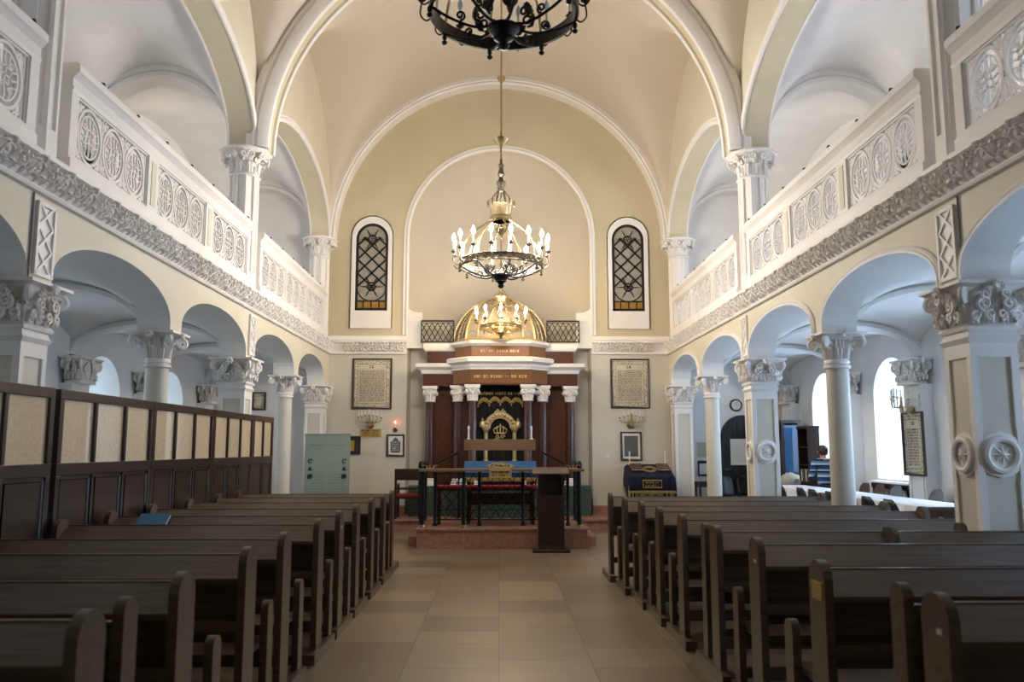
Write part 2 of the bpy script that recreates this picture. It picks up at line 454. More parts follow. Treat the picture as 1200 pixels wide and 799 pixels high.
# transverse arches and the arch against the end wall
for y in PY[2:4]:
    t = MB(); P = arcpts(0, 3.42, 5.98, 3.42, 72)
    t.sweep(P, [(.02, -.22), (.02, .22), (.3, .22), (.3, -.22)], lambda p, q, d: (p, y + d, q), 0)
    for sg in (-1, 1):
        t.sweep(P, [(-.02, .11), (-.02, .2), (.03, .24), (.12, .26), (.15, .235), (.19, .26), (.23, .235), (.3, .235), (.3, .11)], lambda p, q, d: (p, y + sg * d, q), 1)
    trim(t, [M['soffit'], M['white']], label='transverse arch of the nave vault with white edge mouldings')
t = MB()
t.sweep(arcpts(0, 3.5, 5.98, 3.5, 72), [(0, .3), (0, -.02), (.035, -.045), (.07, -.02), (.1, -.05), (.14, -.03), (.3, -.03), (.3, .3)], lambda p, q, d: (p, 17.16 + d, q))
trim(t, M['white'], label='white arch moulding against the end wall')

# ---- end wall with niche
NA, NZ = 1.95, 6.12
w = MB()
for s in (-1, 1):
    for (z0, z1, m) in ((0, 3.8, 1), (3.8, NZ, 0)):
        a, b = sorted((s * NA, s * XI)); w.box((a, YE, z0), (b, YE + .3, z1), m)
    for (z0, z1) in ((0, 3.8), (3.8, 9.9)):
        a, b = sorted((s * XI, s * (XO + .6))); w.box((a, YE, z0), (b, YE + .3, z1), 2)
    a, b = sorted((s * NA, s * XI)); w.box((a, YE, NZ), (b, YE + .3, 9.95), 0)
P = arcpts(0, NA, NZ, NA, 40)
for (a, za), (b, zb) in zip(P[:-1], P[1:]):
    w.quad((a, YE, za), (b, YE, zb), (b, YE, 9.95), (a, YE, 9.95), 0)
AD = 1.22      # half-round apse with a half dome
def apse(ph, z=None, th=0.0): return (-NA * cos(ph) * cos(th), YE + AD * sin(ph) * cos(th), z if z is not None else NZ + NA * sin(th))
NP = 36
w.loft([[apse(pi * i / NP, z) for i in range(NP + 1)] for z in (0, 3, NZ)], 3, False, False)
w.loft([[apse(pi * i / NP, None, pi / 2 * j / 20 * .999) for i in range(NP + 1)] for j in range(21)], 3, False, False)
struct(w.build('wall_end', [M['ochre'], M['beige'], M['white2'], M['niche']], None, 30), 'ochre end wall with tall arched niche above the ark')
t = MB()
t.sweep(arcpts(0, NA, NZ, NA, 48, 3.98), [(-.01, .04), (-.01, -.03), (.03, -.06), (.06, -.03), (.11, -.03), (.11, .04)], lambda p, q, d: (p, YE + d, q))
trim(t, M['white'], label='white moulding round the arched niche')
for s in (-1, 1):
    t = MB()
    out = [(s * 1.97, 3.98), (s * 1.97, 4.62), (s * 1.9, 4.52), (s * 1.8, 4.47), (s * 1.64, 4.46), (s * 1.64, 3.7), (s * 1.97, 3.7)]
    t.extr(out, 'y', YE - .04, YE + .1)
    trim(t, M['white'], label='white stepped block at the foot of the niche arch')
# back and outer walls
w = MB(); w.box((-6.7, YB - .3, 0), (6.7, YB, 10)); struct(w.build('wall_back', M['white2']))

wn = [0]
def window(s, yc, a, zb, zs, rise, depth, a2, pane, small=True):
    wn[0] += 1
    r = MB(); P1 = [(yc - a, zb)] + arcpts(yc, a, zs, rise, 20) + [(yc + a, zb)]
    k = a2 / a
    P2 = [(yc - a2, zb + .12)] + arcpts(yc, a2, zs, rise * k, 20) + [(yc + a2, zb + .12)]
    x1, x2 = s * XO, s * (XO + depth); n = len(P1)
    r.add([(x1, p, q) for p, q in P1] + [(x2, p, q) for p, q in P2], [(i, i + 1, n + i + 1, n + i) for i in range(n - 1)] + [(n - 1, 0, n, 2 * n - 1)])
    o = struct(r.build('window_%d' % wn[0], M['white2'], None, 40), 'arched window with splayed white reveal')
    g = MB(); g.add([(x2, p, q) for p, q in P2], [tuple(range(n))]); g.build('window_pane', M[pane], o)
    fr = MB(); xf = x2 - s * .03
    fr.sweep(P2, [(0, -.02), (-.06, -.02), (-.06, .02), (0, .02)], lambda p, q, d: (xf + d, p, q))
    fr.bar((xf, yc, zb + .12), (xf, yc, zs + rise * k), .03, .03)
    z = zb + .55
    while z < zs + .1:
        fr.bar((xf, yc - a2, z), (xf, yc + a2, z), .025, .025); z += .42
    fr.bar((xf, yc - a2, zb + .12), (xf, yc + a2, zb + .12), .06, .06)
    fr.build('window_frame', M['lead'], o)
    return o

def outer(s, wins, z0, z1, name):
    w = MB(); y = YB; x1, x2 = sorted((s * XO, s * (XO + .02)))
    for (yc, a, zb, zs, rise) in wins:
        w.box((x1, y, z0), (x2, yc - a, z1)); w.box((x1, yc - a, z0), (x2, yc + a, zb))
        P = arcpts(yc, a, zs, rise, 20)
        for (p, q), (p2, q2) in zip(P[:-1], P[1:]): w.quad((s * XO, p, q), (s * XO, p2, q2), (s * XO, p2, z1), (s * XO, p, z1))
        y = yc + a
    w.box((x1, y, z0), (x2, YE, z1))
    sbox(w, s, XO + .68, XO + .72, YB, YE, z0, z1)
    struct(w.build(name, M['white2']), 'white outer wall of the side aisle')
for s in (-1, 1):
    lw = [(yc, .62, 1.12, 2.42, .58) for yc in (4.76, 7.42, 10.08, 12.74, 15.4)]
    uw = [(yc, .95, 4.15, 4.85, .8) for yc in (3.64, 9.14, 14.54)]
    outer(s, lw, 0, 3.7, 'wall_aisle_' + SIDE[s]); outer(s, uw, 3.7, 9.9, 'wall_gallery_' + SIDE[s])
    for q in lw: window(s, *q, .55, .46, 'daylight' if s > 0 else 'daylight_dim')
    for q in uw: window(s, *q, .5, .7, 'daylight_up' if s > 0 else 'daylight_up_dim')

# ---- cornice with acanthus scrolls
def scroll_unit(L=.4):
    u = MB()
    def P(a, b, d): # along (0..1), up (0..1), outward extra -> (along, out, z)
        return (a * L, .03 + .075 * max(0, min(1.1, b)) ** 1.3 + d, 3.625 + .17 * b)
    for (cx, cz, r, sg, a0) in ((.3, .55, .4, 1, -2.0), (.8, .5, .3, -1, 2.2)):
        k = .5
        sp = spiral((0, 0), r, .06, 1.5, a0, 18, sg)
        u.tube([P(cx + x * k, cz + z, .022 - .0 * i) for i, (x, z) in enumerate(sp)], [.015 - .007 * i / 18 for i in range(19)], 5)
        for q in range(6):     # acanthus lobes thrown off the scroll
            an = a0 + q * 1.05 * sg; pts = []
            for i in range(4):
                t = i / 3; rr = r * (.75 + .75 * t); a2 = an + .55 * t * sg
                pts.append(P(cx + cos(a2) * rr * k, cz + sin(a2) * rr, .01 + .034 * sin(pi * (.15 + .85 * t))))
            u.tube(pts, [.008, .017, .016, .004], 4)
        u.tube([P(cx, cz, .0), P(cx, cz, .035)], [.024, .014], 6)
    for q in range(4):
        u.tube([P(.05 + q * .26, -.06, .0), P(.1 + q * .26, .12, .03), P(.04 + q * .26, .3, .008)], [.008, .017, .003], 4)
        u.tube([P(.12 + q * .25, 1.1, .0), P(.08 + q * .25, .95, .03), P(.15 + q * .25, .8, .01)], [.008, .014, .003], 4)
    return u
CORN = [(0, 3.57), (.04, 3.57), (.05, 3.59), (.04, 3.61), (.018, 3.62), (.022, 3.73), (.06, 3.79), (.12, 3.812), (.125, 3.815), (.13, 3.85), (.1, 3.87), (.02, 3.875), (0, 3.9)]
SU = scroll_unit()
for s in (-1, 1):
    t = MB(); t.extr([(s * (XN - o), z) for o, z in CORN], 'y', YB, YE - .0)
    o = trim(t, M['white'], label='white cornice below the gallery parapet')
    fz = MB(); y = 3.6
    while y + .4 < YE - .1:
        fz.merge(SU, Matrix(((0, -s, 0, s * XN), (1, 0, 0, y), (0, 0, 1, 0), (0, 0, 0, 1)))); y += .4
    fz.build('frieze_scroll', M['dusty'], o, 60)
    t = MB(); a, b = sorted((s * 1.97, s * XN)); t.extr([(YE - o, z) for o, z in CORN] , 'x', a, b); t.box((a, YE - .04, 3.88), (b, YE, 3.96))
    o = trim(t, M['white'], label='white cornice across the end wall')
    fz = MB(); x = 2.0
    while x + .32 < XN - .06:
        fz.merge(SU, Matrix(((s * .8, 0, 0, s * x), (0, -1, 0, YE), (0, 0, 1, 0), (0, 0, 0, 1)))); x += .32
    fz.build('frieze_scroll', M['dusty'], o, 60)
    # red marble skirting at the end wall
    t = MB(); a, b = sorted((s * NA, s * XN)); t.box((a, YE - .03, .24), (b, YE, .42)); struct(t.build('baseboard_' + SIDE[s], M['pinkstone']))

# ---- capitals
def capital(w0, w1, z0, z1, kind='sq', ab=.05):
    c = MB(); H = z1 - z0; n = {'sq': 4, 'rd': 20, 'oct': 8}[kind]
    ph = pi / 4 if kind == 'sq' else pi / 8
    q = sqrt(2) if kind == 'sq' else (1 if kind == 'rd' else 1 / cos(pi / 8))
    c.lathe([(w0 * q * 1.08, z0), (w0 * q * 1.12, z0 + .02), (w0 * q * 1.02, z0 + .045), (w0 * q * .98, z0 + .05), (w0 * q, z0 + H * .5), (w0 * 1.12 * q, z0 + H * .75), ((w1 * .86) * q, z1 - ab)], n=n, ph=ph)
    if kind == 'oct':
        c.lathe([(w1 * .9 * q, z1 - ab), (w1 * .97 * q, z1 - ab * .6), (w1 * q, z1 - ab * .5), (w1 * q, z1)], n=8, ph=ph)
    else:
        q2 = sqrt(2)
        c.lathe([(w1 * .88 * q2, z1 - ab), (w1 * .95 * q2, z1 - ab * .6), (w1 * q2, z1 - ab * .5), (w1 * q2, z1)], n=4, ph=pi / 4)
    zb = z0 + .05; h1, h2 = H * .42, H * .68
    if kind == 'sq':
        for k in range(4):
            a = k * pi / 2; o = V3(cos(a), sin(a), 0); sd = V3(-sin(a), cos(a), 0)
            for t in (-.62, 0, .62): leaf(c, o * w0 + sd * w0 * t + V3(0, 0, zb), o, h1, w0 * .66, w0 * .34)
            for t in (-.34, .34): leaf(c, o * w0 + sd * w0 * t + V3(0, 0, zb + h1 * .5), o, h2 * .72, w0 * .6, w0 * .42)
            d = (o + sd).normalized(); leaf(c, d * w0 * 1.38 + V3(0, 0, zb), d, h1 * 1.05, w0 * .6, w0 * .3)
            for sg in (-1, 1):
                for (x0, z0_, rr, tr) in ((.5, .52, .17, 1.5), (.24, .3, .12, 1.3), (.8, .28, .12, 1.3)):
                    cc = o * (w0 * 1.2 + (w1 - w0) * z0_ * .7) + sd * sg * w0 * x0 + V3(0, 0, z0 + H * z0_)
                    c.tube([cc + sd * x * sg + V3(0, 0, y) for x, y in spiral((0, 0), H * rr, H * .02, tr, -pi / 2, 16)], [H * .032] * 15 + [H * .05] * 2, 5)
                leaf(c, o * w0 * 1.12 + sd * sg * w0 * .5 + V3(0, 0, z0 + H * .25), o + sd * sg * .3, H * .5, w0 * .45, w0 * .4)
            # rosette on the abacus
            rc = o * (w1 * .96) + V3(0, 0, z1 - H * .14); R = H * .15
            for j in range(7):
                b = 2 * pi * j / 7
                p = rc + sd * cos(b) * R * .62 + V3(0, 0, sin(b) * R * .62) + o * .012
                c.tube([rc + o * .02, p + o * .02, p + (p - rc) * .5 + o * .004], [R * .2, R * .36, R * .1], 5)
            for sg in (-1, 1):   # inner helices
                pts = spiral((0, 0), R * .75, R * .12, 1.4, pi / 2, 18, sg)
                base = o * (w1 * .84) + sd * sg * w0 * .42 + V3(0, 0, z1 - ab - R * .95)
                c.tube([base + sd * x + V3(0, 0, y) + o * .015 for x, y in pts], [R * .2] * 19, 5)
    else:
        m = 8
        for k in range(m):
            a = 2 * pi * k / m; o = V3(cos(a), sin(a), 0); leaf(c, o * w0 * .99 + V3(0, 0, zb), o, h1, w0 * .74, w0 * .5)
            a += pi / m; o = V3(cos(a), sin(a), 0); leaf(c, o * w0 * .99 + V3(0, 0, zb), o, h2, w0 * .6, w0 * .62)
        if kind == 'oct':
            for k in range(8):
                a = 2 * pi * (k + .5) / 8; o = V3(cos(a), sin(a), 0); sd = V3(-sin(a), cos(a), 0)
                base = o * (w1 * .93) + V3(0, 0, z1 - ab - H * .14); R = H * .15
                for sg in (-1, 1):
                    c.tube([base + sd * (sg * R * .9 + x) + V3(0, 0, y) for x, y in spiral((0, 0), R, R * .15, 1.4, pi / 2, 14, sg)], [R * .3] * 15, 5)
        for k in range(4):
            a = k * pi / 2; o = V3(cos(a), sin(a), 0); sd = V3(-sin(a), cos(a), 0); R = H * .13
            if kind == 'rd':
                rc = o * (w1 * .95) + V3(0, 0, z1 - H * .13)
                for j in range(6):
                    b = 2 * pi * j / 6; p = rc + sd * cos(b) * R * .62 + V3(0, 0, sin(b) * R * .62) + o * .01
                    c.tube([rc + o * .015, p + o * .02, p + (p - rc) * .5], [R * .2, R * .36, R * .1], 5)
    if kind != 'oct':
        for k in range(4):       # corner volutes
            a = pi / 4 + k * pi / 2; d = V3(cos(a), sin(a), 0); R = H * .17
            cc = d * (w1 * sqrt(2) * .9 - R * .9) + V3(0, 0, z1 - ab - R * 1.0)
            pts = [d * (w0 * .95 * (1.3 if kind == 'sq' else 1)) + V3(0, 0, z0 + H * .35), d * (w0 * (1.34 if kind == 'sq' else 1.05)) + V3(0, 0, z0 + H * .62)]
            pts += [cc + d * x + V3(0, 0, y) for x, y in spiral((0, 0), R, R * .14, 1.7, pi * .75, 22, -1)]
            c.tube(pts, [R * .22, R * .3] + [R * .42] * 23, 6)
    return c.mesh('capital', M['white'], 50)

CAP_PIER = capital(.19, .3, 2.5, 2.87, 'sq')
CAP_COL = capital(.125, .25, 2.53, 2.87, 'rd')
CAP_UP = capital(.195, .35, 5.56, 5.96, 'oct', .06)
CAP_ARK = None

def col_parts():
    b = MB(); b.lathe([(.175, 0), (.175, .1), (.165, .12), (.175, .15), (.15, .18), (.155, .2), (.135, .22)], n=24)
    sh = MB(); sh.lathe([(.135, .22), (.13, .5), (.122, 2.46), (.122, 2.54)], n=28)
    nk = MB(); nk.lathe([(.122, 2.47), (.145, 2.485), (.145, 2.51), (.12, 2.525)], n=28)
    return b.mesh('base', M['white']), sh.mesh('shaft', M['col']), nk.mesh('neck_ring', M['white'])
CB, CS, CN = col_parts()
def round_column(s, y, label):
    t = thing('column', label, 'column', (s * 3.78, y, 0)); t['kind'] = 'thing'
    inst('base', CB, t); inst('shaft', CS, t); inst('neck_ring', CN, t); inst('capital', CAP_COL, t)
ordn = {14.62: 'beyond the second square pier', 9.14: 'between the two big square piers'}
for s in (-1, 1):
    for y in (9.14, 14.62):
        round_column(s, y, 'slender round column %s %s' % (ordn[y], WHERE[s]))

def pier_meshes(disc=True):
    h = .165; f = .018
    core = MB(); core.box((-h, -h, 0), (h, h, 2.42))
    fr = MB(); cap = MB()
    H = h + f
    for k in range(4):
        R = Matrix.Rotation(k * pi / 2, 4, 'Z')
        p = MB(); w = .05
        p.box((-H, -H, .35), (-H + w, -h, 2.42)); p.box((H - w, -H, .35), (h, -h, 2.42))
        p.box((-H + w, -H, 2.3), (H - w, -h, 2.42)); p.box((-H + w, -H, .35), (H - w, -h, .5))
        # white disc field behind the rosette
        Rr = .172; wx = H - w; zz = [-Rr + 2 * Rr * i / 16 for i in range(17)]
        out = [(min(wx, sqrt(max(0, Rr * Rr - q * q))), 1.55 + q) for q in zz]; out += [(-x, z) for x, z in reversed(out)][1:-1]
        if disc: p.add([(x, -H + .003, z) for x, z in out] + [(x, -h, z) for x, z in out], [tuple(range(len(out)))] + [(i, (i + 1) % len(out), len(out) + (i + 1) % len(out), len(out) + i) for i in range(len(out))])
        for (z0, z1) in (((.5, 1.36), (1.74, 2.3)) if disc else ((.5, 2.3),)):     # inner bead
            for (a, b) in (((-H + w, z0), (-H + w, z1)), ((H - w, z0), (H - w, z1)), ((-H + w, z0 if z0 < 1 else z1), (H - w, z0 if z0 < 1 else z1))):
                p.tube([(a[0], -h - .008, a[1]), (b[0], -h - .008, b[1])], .012, 6)
        fr.merge(p, R)
    top = MB(); top.lathe([(H * 1.41, 2.4), (H * 1.41 + .02, 2.42), (H * 1.41 + .035, 2.44), (H * 1.41 + .01, 2.46), (H * 1.41, 2.5)], n=4, ph=pi / 4)
    base = MB(); base.box((-.2, -.2, 0), (.2, .2, .22)); base.lathe([(.28, .22), (.278, .26), (.265, .3), (H * 1.42, .36)], n=4, ph=pi / 4)
    ro = MB(); c0 = (0, 0, 0)
    ro.lathe([(.095, 0.01), (.1, .028), (.118, .034), (.138, .028), (.145, 0)], (0, 0, 0), 32, axis='y', caps=False)
    ro.lathe([(0, 0.002), (.096, .002)], (0, 0, 0), 32, axis='y', caps=False)
    for k in range(16):
        a = 2 * pi * k / 16; b = 2 * pi * (k + 1) / 16
        r1, r2 = (.088, .032) if k % 2 == 0 else (.032, .088)
        ro.add([(0, .03, 0), (r1 * cos(a), .006 if r1 > .05 else .012, r1 * sin(a)), (r2 * cos(b), .006 if r2 > .05 else .012, r2 * sin(b))], [(0, 1, 2)])
    for v in range(len(ro.v)): ro.v[v] = (ro.v[v][0], -ro.v[v][1], ro.v[v][2])
    return core.mesh('shaft', M['col']), fr.mesh('panel_frame', M['white']), top.mesh('neck_moulding', M['white']), base.mesh('base', M['white']), ro.mesh('rosette', M['white'], 20)
PC, PF, PT, PB, PR = pier_meshes(); PF2 = pier_meshes(False)[1]
pl = {6.39: 'big square pier with star rosettes standing before the white tables' , 11.88: 'second square pier with star rosettes near the arched door', 17.2: 'square end pier by the reading table with navy cloth'}
plm = {6.39: 'big square pier rising behind the screen by the gap in its panels', 11.88: 'second square pier with capital above the glazed wooden screen', 17.2: 'square end pier behind the grey green banner'}
for s in (-1, 1):
    for y in PY[2:]:
        t = thing('pier', (pl if s > 0 else plm)[y], 'pier', (s * 3.78, min(y, 17.09), 0)); t['kind'] = 'thing'
        inst('base', PB, t); sh = inst('shaft', PC, t); inst('panel_frame', PF if y < 17 else PF2, sh); inst('neck_moulding', PT, t); inst('capital', CAP_PIER, t)
        if y < 17:
            for k in (0, 1 if s < 0 else 3):
                r = inst('rosette', PR, t, (0, 0, 1.55)); a = k * pi / 2; r.rotation_euler = (0, 0, a)
                r.location = (sin(a) * .1815, -cos(a) * .1815, 1.55)
# fluted gallery columns
def fluted():
    m = MB(); R = .212; ring = []
    for k in range(8):
        a0 = 2 * pi * k / 8 + pi / 8; a1 = a0 + pi / 4
        p0 = (R * cos(a0), R * sin(a0)); p1 = (R * cos(a1), R * sin(a1)); nx, ny = cos((a0 + a1) / 2), sin((a0 + a1) / 2)
        for t, d in ((0, 0), (.2, 0), (.26, .022), (.74, .022), (.8, 0)):
            ring.append((p0[0] + (p1[0] - p0[0]) * t - nx * d, p0[1] + (p1[1] - p0[1]) * t - ny * d))
    m.extr(ring, 'z', 4.12, 5.58)
    b = MB(); b.lathe([(.215, 3.805), (.215, 4.02), (.213, 4.05), (.213, 4.1), (.21, 4.13)], n=8, ph=pi / 8)
    return m.mesh('shaft', M['white'], 20), b.mesh('base', M['white'])
FS, FB = fluted()
gl = {6.39: 'white fluted gallery column at the near parapet break', 11.88: 'white fluted gallery column carrying the wide transverse arch', 17.2: 'white gallery column against the end wall'}
for s in (-1, 1):
    for y in PY[2:]:
        t = thing('gallery_column', gl[y] + ' ' + WHERE[s].replace('wooden ', ''), 'column', (s * 3.78, min(y, 17.03), 0)); t['kind'] = 'thing'
        inst('base', FB, t); inst('shaft', FS, t); inst('capital', CAP_UP, t)

# ---- gallery parapets
def fret_panel(W=1.42, H=.54):
    p = MB(); n = 3; r = .205
    def ln(pts, w=.011, closed=False): p.tube([(0, a, b) for a, b in pts], w, 4, closed)
    cx = [(-1 + i) * .45 for i in range(3)]
    for i, c in enumerate(cx):
        ln([(c + r * cos(2 * pi * k / 28), r * sin(2 * pi * k / 28) * 1.18) for k in range(28)], .018, True)
        r2 = r * .78
        ln([(c + r2 * cos(2 * pi * k / 24), r2 * sin(2 * pi * k / 24) * 1.18) for k in range(24)], .011, True)
        for d in (-.06, 0, .06):
            hh = sqrt(r2 * r2 - d * d) * 1.15
            ln([(c + d + .012 * sin(k * pi / 2), -hh + 2 * hh * k / 8) for k in range(9)], .0095)
            hw = sqrt(r2 * r2 - d * d)
            ln([(c - hw + 2 * hw * k / 8, d + .012 * cos(k * pi / 2)) for k in range(9)], .0095)
        for sx in (-1, 1):
            for sz in (-1, 1):
                ln(spiral((c + sx * .07, sz * .085), .034, .01, 1.1, 0, 9, sx * sz), .008)
                ln([(c + sx * .12, sz * .24), (c + sx * .16, sz * .22), (c + sx * .18, sz * .16)], .012)
    for c in (-.675, -.225, .225, .675):
        for sz in (-1, 1):
            for sx in (-1, 1):
                if abs(c + sx * .05) > .69: continue
                ln(spiral((c + sx * .05, sz * .195), .055, .012, 1.3, -pi / 2 * sz, 12, sx * sz), .011)
                ln([(c, sz * .1), (c + sx * .02, sz * .14), (c + sx * .06, sz * .26)], .01)
            ln([(c, sz * .07), (c, sz * .26)], .013)
        ln([(c - .0, -.07), (c - .016, 0), (c, .07), (c + .016, 0), (c, -.07)], .009)
    for z in (-1, 1): p.bar((0, -W / 2, z * (H / 2 - .006)), (0, W / 2, z * (H / 2 - .006)), .04, .02)
    for y in (-1, 1): p.bar((0, y * (W / 2 - .006), -H / 2), (0, y * (W / 2 - .006), H / 2), .04, .02)
    return p.mesh('fretwork_panel', M['white'], 40)
FP = fret_panel()
KN = MB(); KN.lathe([(.0, .05), (.016, .045), (.022, .03), (.016, .012), (.012, 0)], n=10); KN = KN.mesh('rail_knob', M['rub'])
pb = [(1.2, 6.15, 0, 'before the first column break'), (6.64, 11.63, 0, 'between the first two gallery columns'), (12.13, 16.78, 0, 'ending at the end wall')]
for s in (-1, 1):
    for (y0, y1, pr, lb) in pb:
        xf = XN - .02 - pr; yc = (y0 + y1) / 2; L = y1 - y0
        t = thing('gallery_parapet', 'white openwork gallery parapet %s, %s side' % (lb, 'screen' if s < 0 else 'white table'), 'parapet', (s * xf, yc, 3.9)); t['kind'] = 'thing'
        def bx(mb, xa, xb, a, b, z0, z1): lo, hi = sorted((s * xa, s * xb)); mb.box((lo, a - yc, z0), (hi, b - yc, z1))
        m = MB(); m.extr([(s * o, z) for o, z in ((-.02, .0), (-.02, .09), (-.005, .1), (.0, .13), (.1, .13), (.1, 0))], 'y', y0 - yc, y1 - yc); m.build('base_rail', M['white'], t)
        m = MB(); m.extr([(s * o, z) for o, z in ((0, .67), (-.012, .7), (.0, .72), (.0, .79), (-.02, .81), (-.035, .83), (-.05, .84), (-.05, .9), (-.035, .92), (.14, .92), (.14, .85), (.1, .82), (.1, .67))], 'y', y0 - yc, y1 - yc)
        rail = m.build('top_rail', M['white'], t)
        e = .12; pw = 1.42; gap = (L - 2 * e - 3 * pw) / 2
        for (a, b) in ((y0, y0 + e), (y1 - e, y1)):
            m = MB(); bx(m, 0, .1, a, b, .13, .67); m.build('end_post', M['white'], t)
        y = y0 + e
        for k in range(3):
            inst('fretwork_panel', FP, t, (s * .035, y + pw / 2 - yc, .4)); y += pw
            if k < 2:
                m = MB(); bx(m, .0, .1, y, y + gap, .13, .67); po = m.build('dividing_post', M['white'], t)
                m = MB(); bx(m, -.006, .0, y + gap * .28, y + gap * .72, .17, .63); m.build('painted_strip', M['yellow'], po)
                y += gap
        yk = y0 + .5
        while yk < y1 - .1:
            inst('rail_knob', KN, rail, (s * .0, yk - yc, .92)); yk += .72

# lattice ornament strips on the arcade wall above the piers
def lat():
    m = MB(); W, H = .13, .29
    m.box((0, -W, -H), (.012, W, H))
    for a in (-1, 1):
        m.bar((.02, a * (W - .012), -H), (.02, a * (W - .012), H), .02, .03); m.bar((.02, -W, a * (H - .012)), (.02, W, a * (H - .012)), .02, .03)
    for k in range(3):
        z0 = -H + .02 + k * .185
        for sg in (-1, 1): m.bar((.018, -sg * (W - .03), z0), (.018, sg * (W - .03), z0 + .185), .016, .022)
    return m.mesh('lattice_plaque', M['white'], 30)
LAT = lat()
for s in (-1, 1):
    for y, l in ((6.4, 'above the big near pier'), (11.9, 'above the second pier')):
        o = inst('lattice_plaque', LAT, None, (s * XN, y, 3.22), 0 if s < 0 else pi)
        tag(o, 'white plaster plaque with crossed lattice %s %s' % (l, WHERE[s]), 'wall plaque', 'lattice plaques on the arcade')
    c = MB(); c.tube([(s * 3.59, 6.22, 2.88), (s * 3.59, 6.22, 3.56)], .008, 6)  # thin grey upright strip from the capital up to the cornice
    tag(c.build('wall_strip', M['greyside']), 'thin grey strip running down the arcade wall %s' % WHERE[s], 'wall_strip')

# pilasters on the outer aisle walls
def pil():
    m = MB(); m.box((-.09, -.24, .002), (.088, .24, 2.5)); m.box((-.105, -.2, .5), (-.09, -.15, 2.35)); m.box((-.105, .15, .5), (-.09, .2, 2.35)); m.box((-.105, -.2, 2.3), (-.09, .2, 2.35))
    b = MB(); b.box((-.12, -.28, .002), (.088, .28, .3)); b.box((-.11, -.26, .3), (.088, .26, .36))
    return m.mesh('shaft', M['white2']), b.mesh('base', M['white2'])
PLS, PLB = pil()
pnm = {6.39: 'behind the big near pier', 9.14: 'in line with the nearer round column', 11.88: 'in line with the second pier', 14.62: 'in line with the farther round column', 17.2: 'in the far corner of the aisle'}
for s in (-1, 1):
    for y in (6.39, 9.14, 11.75, 14.05, 16.98):
        k = min(pnm, key=lambda q: abs(q - y))
        t = thing('pilaster', 'white wall pilaster with leafy capital %s, %s aisle' % (pnm[k], 'screen side' if s < 0 else 'table side'), 'pilaster', (s * (XO - .09), y, 0), 0 if s > 0 else pi); t['kind'] = 'thing'
        inst('base', PLB, t); inst('shaft', PLS, t)
        c = inst('capital', CAP_PIER, t, (-.083, 0, 0)); c.scale = (.5, 1.12, 1)
# ------------------------------------------------------------------ end wall leaded windows
def leaded(xc, label):
    wn[0] += 1
    o = MB(); a, zb, zs = .455, 4.12, 6.12
    out = arcpts(xc, a, zs, a, 20, zb); inn = arcpts(xc, .345, 6.06, .345, 20, 4.5)
    y0, y1 = YE - .05, YE + .02; n = len(out)
    o.sweep(out, [(-.02, .02), (-.02, -.05), (.0, -.05), (.0, .02)], lambda p, q, d: (p, YE + d, q))
    o.add([(p, y0, q) for p, q in out] + [(p, y0, q) for p, q in inn], [(i, i + 1, n + i + 1, n + i) for i in range(n - 1)] + [(n - 1, 0, n, 2 * n - 1)])
    o.add([(p, y0, q) for p, q in inn] + [(p, y1, q) for p, q in inn], [(i, (i + 1) % n, n + (i + 1) % n, n + i) for i in range(n)])
    w = struct(o.build('window_%d' % wn[0], M['white']), label)
    g = MB(); g.add([(p, YE - .012, q) for p, q in inn], [tuple(range(n))]); g.build('window_pane', M['glassgrey'], w)
    am = MB(); am.quad((xc - .33, YE - .016, 4.53), (xc + .33, YE - .016, 4.53), (xc + .33, YE - .016, 4.7), (xc - .33, YE - .016, 4.7)); am.build('amber_pane', M['amber'], w)
    l = MB(); yl = YE - .026
    l.sweep(inn + [inn[0]], [(0, -.012), (-.055, -.012), (-.055, .01), (0, .01)], lambda p, q, d: (p, yl + d, q))
    l.bar((xc - .34, yl, 4.53), (xc + .34, yl, 4.53), .02, .06)
    l.bar((xc - .34, yl, 4.71), (xc + .34, yl, 4.71), .02, .03)
    for x in (-.17, 0, .17): l.bar((xc + x, yl, 4.5), (xc + x, yl, 4.71), .02, .025)
    c1, c2 = 6.06, 5.02
    P = lambda x, z: (xc + x, yl, z)
    for cz, sg in ((c1, -1), (c2, 1)):
        l.tube([P(.085 * cos(2 * pi * k / 20), cz + .085 * sin(2 * pi * k / 20)) for k in range(20)], .017, 5, True)
        for j in range(3):
            b = pi / 2 * -sg + j * 2 * pi / 3
            l.tube([P(.035 * cos(b) + .03 * cos(2 * pi * k / 10), cz + .035 * sin(b) + .03 * sin(2 * pi * k / 10)) for k in range(10)], .008, 4, True)
        for k in range(6):
            b = k * pi / 3 + (0 if True else 0)
            l.tube([P(.085 * cos(b), cz + .085 * sin(b)), P(.16 * cos(b), cz + .16 * sin(b)), P(.25 * cos(b), cz + .25 * sin(b))], [.012, .014, .005], 5)
        l.tube([P(.31 * cos(b), cz + .31 * sin(b)) for b in [(-sg) * (pi * k / 24 - .15) for k in range(29)]], .013, 5)
    for k in range(-1, 4):       # crossed diagonals between the roundels
        for sg in (-1, 1):
            za = c2 - .0 + .3 * k; zb2 = za + .6; t0 = max(0, (4.98 - za) / .6); t1 = min(1, (6.1 - za) / .6)
            if t1 - t0 > .15: l.bar(P(-sg * .31 + sg * .62 * t0, za + .6 * t0), P(-sg * .31 + sg * .62 * t1, za + .6 * t1), .022, .034)
    l.build('window_leading', M['lead'], w, 40)
leaded(-2.735, 'arched window with dark leading over the poster by the banner')
leaded(2.765, 'arched window with dark leading over the poster by the navy table')

